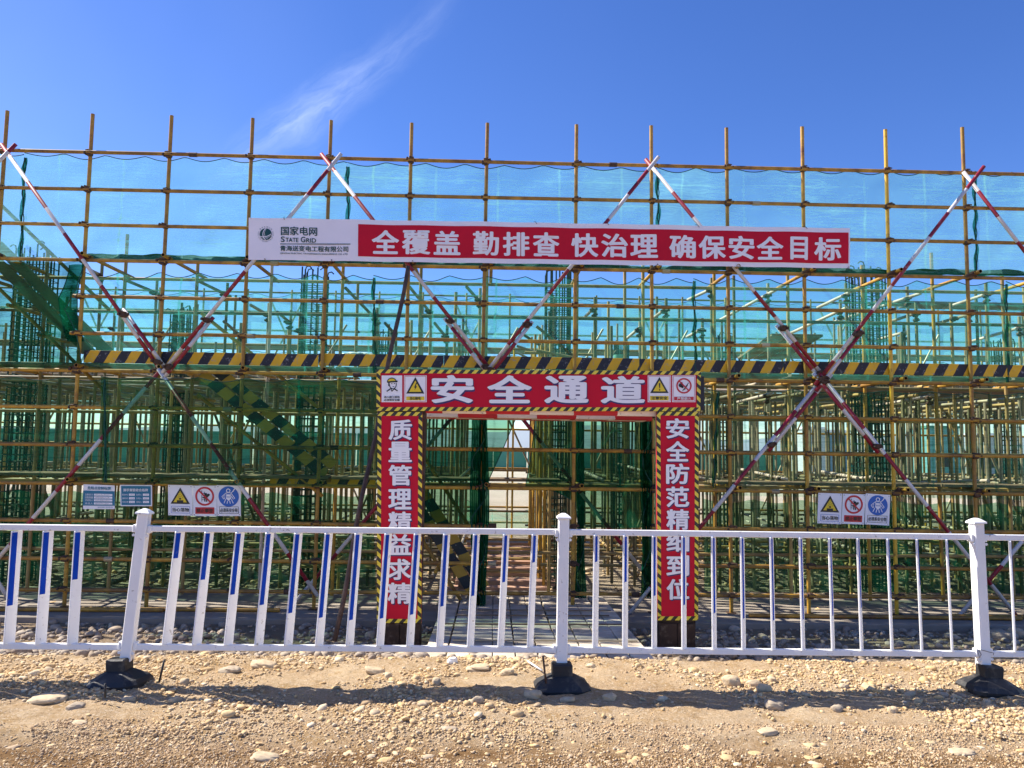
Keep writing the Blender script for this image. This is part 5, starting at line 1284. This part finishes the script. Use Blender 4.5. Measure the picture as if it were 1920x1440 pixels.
for i, (px_, lean) in enumerate(posts):
    top = at(px_, 972, YR) if 0 < px_ < 1900 else None
    x = at(px_, 985 , YR).x; zc = 1.235
    base_x = x - math.tan(R(lean)) * 1.2
    gzv = float(gz(base_x, YR - .03))
    Mp = Matrix.Translation((base_x, YR, .12)) @ Matrix.Rotation(R(lean), 4, 'Y') @ Matrix.Rotation(R([0, 3, 1, 5, 0][i]), 4, 'Z')
    V, F = bbox(-.040, .040, -.040, .040, 0, 1.09, bev=.006); po = obj('post', mesh('post', V, F, M['fencewhite']), rail, Mp)
    obj('post_cap', mesh('post_cap', capV, capF, M['fencewhite']), po, Mp @ Matrix.Translation((0, 0, 1.088)))
    # rubber base: collar and spreading foot
    rb = MB(); rb.box(-.075, .075, -.062, .062, .045, .155, bev=.01)
    k = [(.20, .155, -.045), (.205, .16, -.015), (.185, .135, .015), (.10, .075, .062), (.078, .062, .07)]
    Vb = []; 
    for (a, b_, z) in k:
        c_ = .35
        for (sx, sy) in ((-1, -1 + c_), (-1 + c_, -1), (1 - c_, -1), (1, -1 + c_), (1, 1 - c_), (1 - c_, 1), (-1 + c_, 1), (-1, 1 - c_)): Vb.append((sx * a, sy * b_, z))
    Fb = [(r * 8 + i2, r * 8 + (i2 + 1) % 8, r * 8 + 8 + (i2 + 1) % 8, r * 8 + 8 + i2) for r in range(4) for i2 in range(8)] + [tuple(range(7, -1, -1)), tuple(32 + i2 for i2 in range(8))]
    rb.add(Vb, Fb)
    rb.build('rubber_base', M['rubber'], po, world=Matrix.Translation((base_x + (-.03 if i == 1 else .02 if i == 3 else 0), YR - .03, gzv + .03)) @ Matrix.Rotation(R([0, -8, 2, 5, 0][i]), 4, 'Z') @ Matrix.Rotation(R([0, -4, 0, 4, 0][i]), 4, 'Y'))
    for s_, zz in ((-1, .98), (1, .98), (-1, .115), (1, .115)):
        br_ = MB(); br_.box(s_ * .041 if s_ > 0 else -.066, .066 if s_ > 0 else -.041, -.028, .028, zz - .032, zz + .026, bev=.004); br_.pipe((s_ * .05, -.036, zz - .05), (s_ * .05, -.028, zz - .05), .011, 8)
        br_.box(s_ * .0405 if s_ > 0 else -.0445, .0445 if s_ > 0 else -.0405, -.022, .022, zz - .07, zz - .03, bev=.001)
        br_.build('bracket', M['fencewhite'], po, world=Mp)
    PXT.append((base_x, lean))
for i in range(4):
    (xa_, la), (xb_, lb_) = PXT[i], PXT[i + 1]
    for top in (True, False):
        zz = .98 if top else .115
        ax = xa_ + math.tan(R(la)) * zz + .045; bx = xb_ + math.tan(R(lb_)) * zz - .045
        if i == 0: ya = yb = railz(0, top), railz(262, top)
        pa_ = [0, 285, 1070, 1848][i]; pb_ = [262, 1047, 1822, 1920][i]
        za = at(pa_, railz(pa_, top), YR).z; zb = at(pb_, railz(pb_, top), YR).z
        if i == 0: za = zb
        if i == 3: zb = za
        V, F = bbox(0, 1, -.016, .016, -.0225, .0225, bev=.004); Ln = math.hypot(bx - ax, zb - za)
        V = [(v[0] * Ln if v[0] < .5 or True else v[0], v[1], v[2]) for v in V]
        obj('rail', mesh('rail', V, F, M['fencewhite']), rail, Matrix.Translation((ax, YR, za)) @ Matrix.Rotation(-math.atan2(zb - za, bx - ax), 4, 'Y'))
# balusters: top-left px of each, blue strip length px
SEC = {0: ([21 - 59 * k for k in range(8, 0, -1)] + [21, 80, 139], None), 1: ([328, 383, 441, 497, 551, 608, 664, 720, 775, 830, 886, 942, 996], [45, 83, 109, 127, 141, 149, 153, 150, 143, 128, 109, 84, 48]),
       2: ([1112, 1167, 1221, 1276, 1332, 1386, 1441, 1496, 1551, 1604, 1660, 1715, 1771], [46, 82, 106, 122, 136, 145, 148, 146, 139, 124, 106, 82, 46]), 3: ([1890, 1946, 2002, 2058, 2114], [80, 80, 100, 120, 130])}
for s_, (xs_, bl) in SEC.items():
    if s_ == 0: bl = [46, 84, 109, 127, 141, 149, 149, 140, 130, 110, 84]
    for k, px_ in enumerate(xs_):
        pxc = px_ + (11 - 8 * min(max(px_, 0), 1900) / 1900)
        pt = at(pxc, railz(min(max(pxc, 0), 1920), True) + 3, YR); zb = at(pxc, railz(min(max(pxc, 0), 1920), False), YR).z + .0225; ztp = at(pxc, railz(min(max(pxc, 0), 1920), True), YR).z - .0225
        u = k / max(1, len(xs_) - 1); lean = {0: 0.3, 1: 4.0 - 2.2 * u, 2: .4 - 1.6 * u, 3: -.6}[s_]
        h = ztp - zb; xb_ = pt.x - math.tan(R(lean)) * h
        Mb = Matrix.Translation((xb_, YR, zb)) @ Matrix.Rotation(R(lean), 4, 'Y') @ Matrix.Rotation(R(58), 4, 'Z')
        V, F = bbox(-.040, .040, -.0085, .0085, -.004, h + .006, bev=.0035); bo = obj('baluster', mesh('baluster', V, F, M['fencewhite']), rail, Mb)
        bl_m = bl[k] / 1440 * YR
        V, F = bbox(-.038, .002, -.0105, -.0088, h - .006 - bl_m, h - .004, bev=.0004); obj('reflective_strip', mesh('reflective_strip', V, F, M['blue']), bo, Mb)
# anchor rods hammered through the bases, wire on the right post
for i, (xa_, ya_, xb_, yb_, D, lab) in enumerate([(299, 1266, 308, 1238, 5.7, 'thin black steel rod sticking up right of the first fence base'), (198, 1294, 197, 1282, 5.45, 'short black rod stub at the left tip of the first fence base'), (1024, 1268, 1018, 1230, 5.7, 'rusty rebar rod leaning up left of the middle fence base')]):
    a = at(xa_, ya_, D); b = at(xb_, yb_, D); b.z = max(b.z, a.z + .03); a.z -= .05
    V, F = tubepath([a, a.lerp(b, .5), b], .0075, 7); tag(obj('steel_rod', mesh('steel_rod', V, F, M['rubber'] if i < 2 else M['coupler'], True)), lab, 'rod')
pw = at(1852, 1223, YR - .05)
V, F = tubepath([pw + Vector((x_ / 253., y_, z_ / 253.)) for x_, y_, z_ in ((-18, .01, 6), (-17, -.005, 2), (-14, -.008, -4), (-17, -.004, -10), (-20, -.002, 2), (-14, -.008, 5), (-2, -.012, 2), (10, -.008, -1), (14, .02, -6))], .0022, 5)
tag(obj('tie_wire', mesh('tie_wire', V, F, M['coupler'], True)), 'thin wire twisted round the right fence post at the bottom rail', 'wire')
# pale splintered stick by the middle base
a = gp(990, 1247); b = gp(1016, 1262); V, F = tubepath([a + Vector((0, 0, .03)), a.lerp(b, .5) + Vector((0, 0, .025)), b + Vector((0, 0, .02))], .008, 6)
tag(obj('stick', mesh('stick', V, F, M['plastic'], True)), 'pale splintered stick lying left of the middle fence base', 'stick')
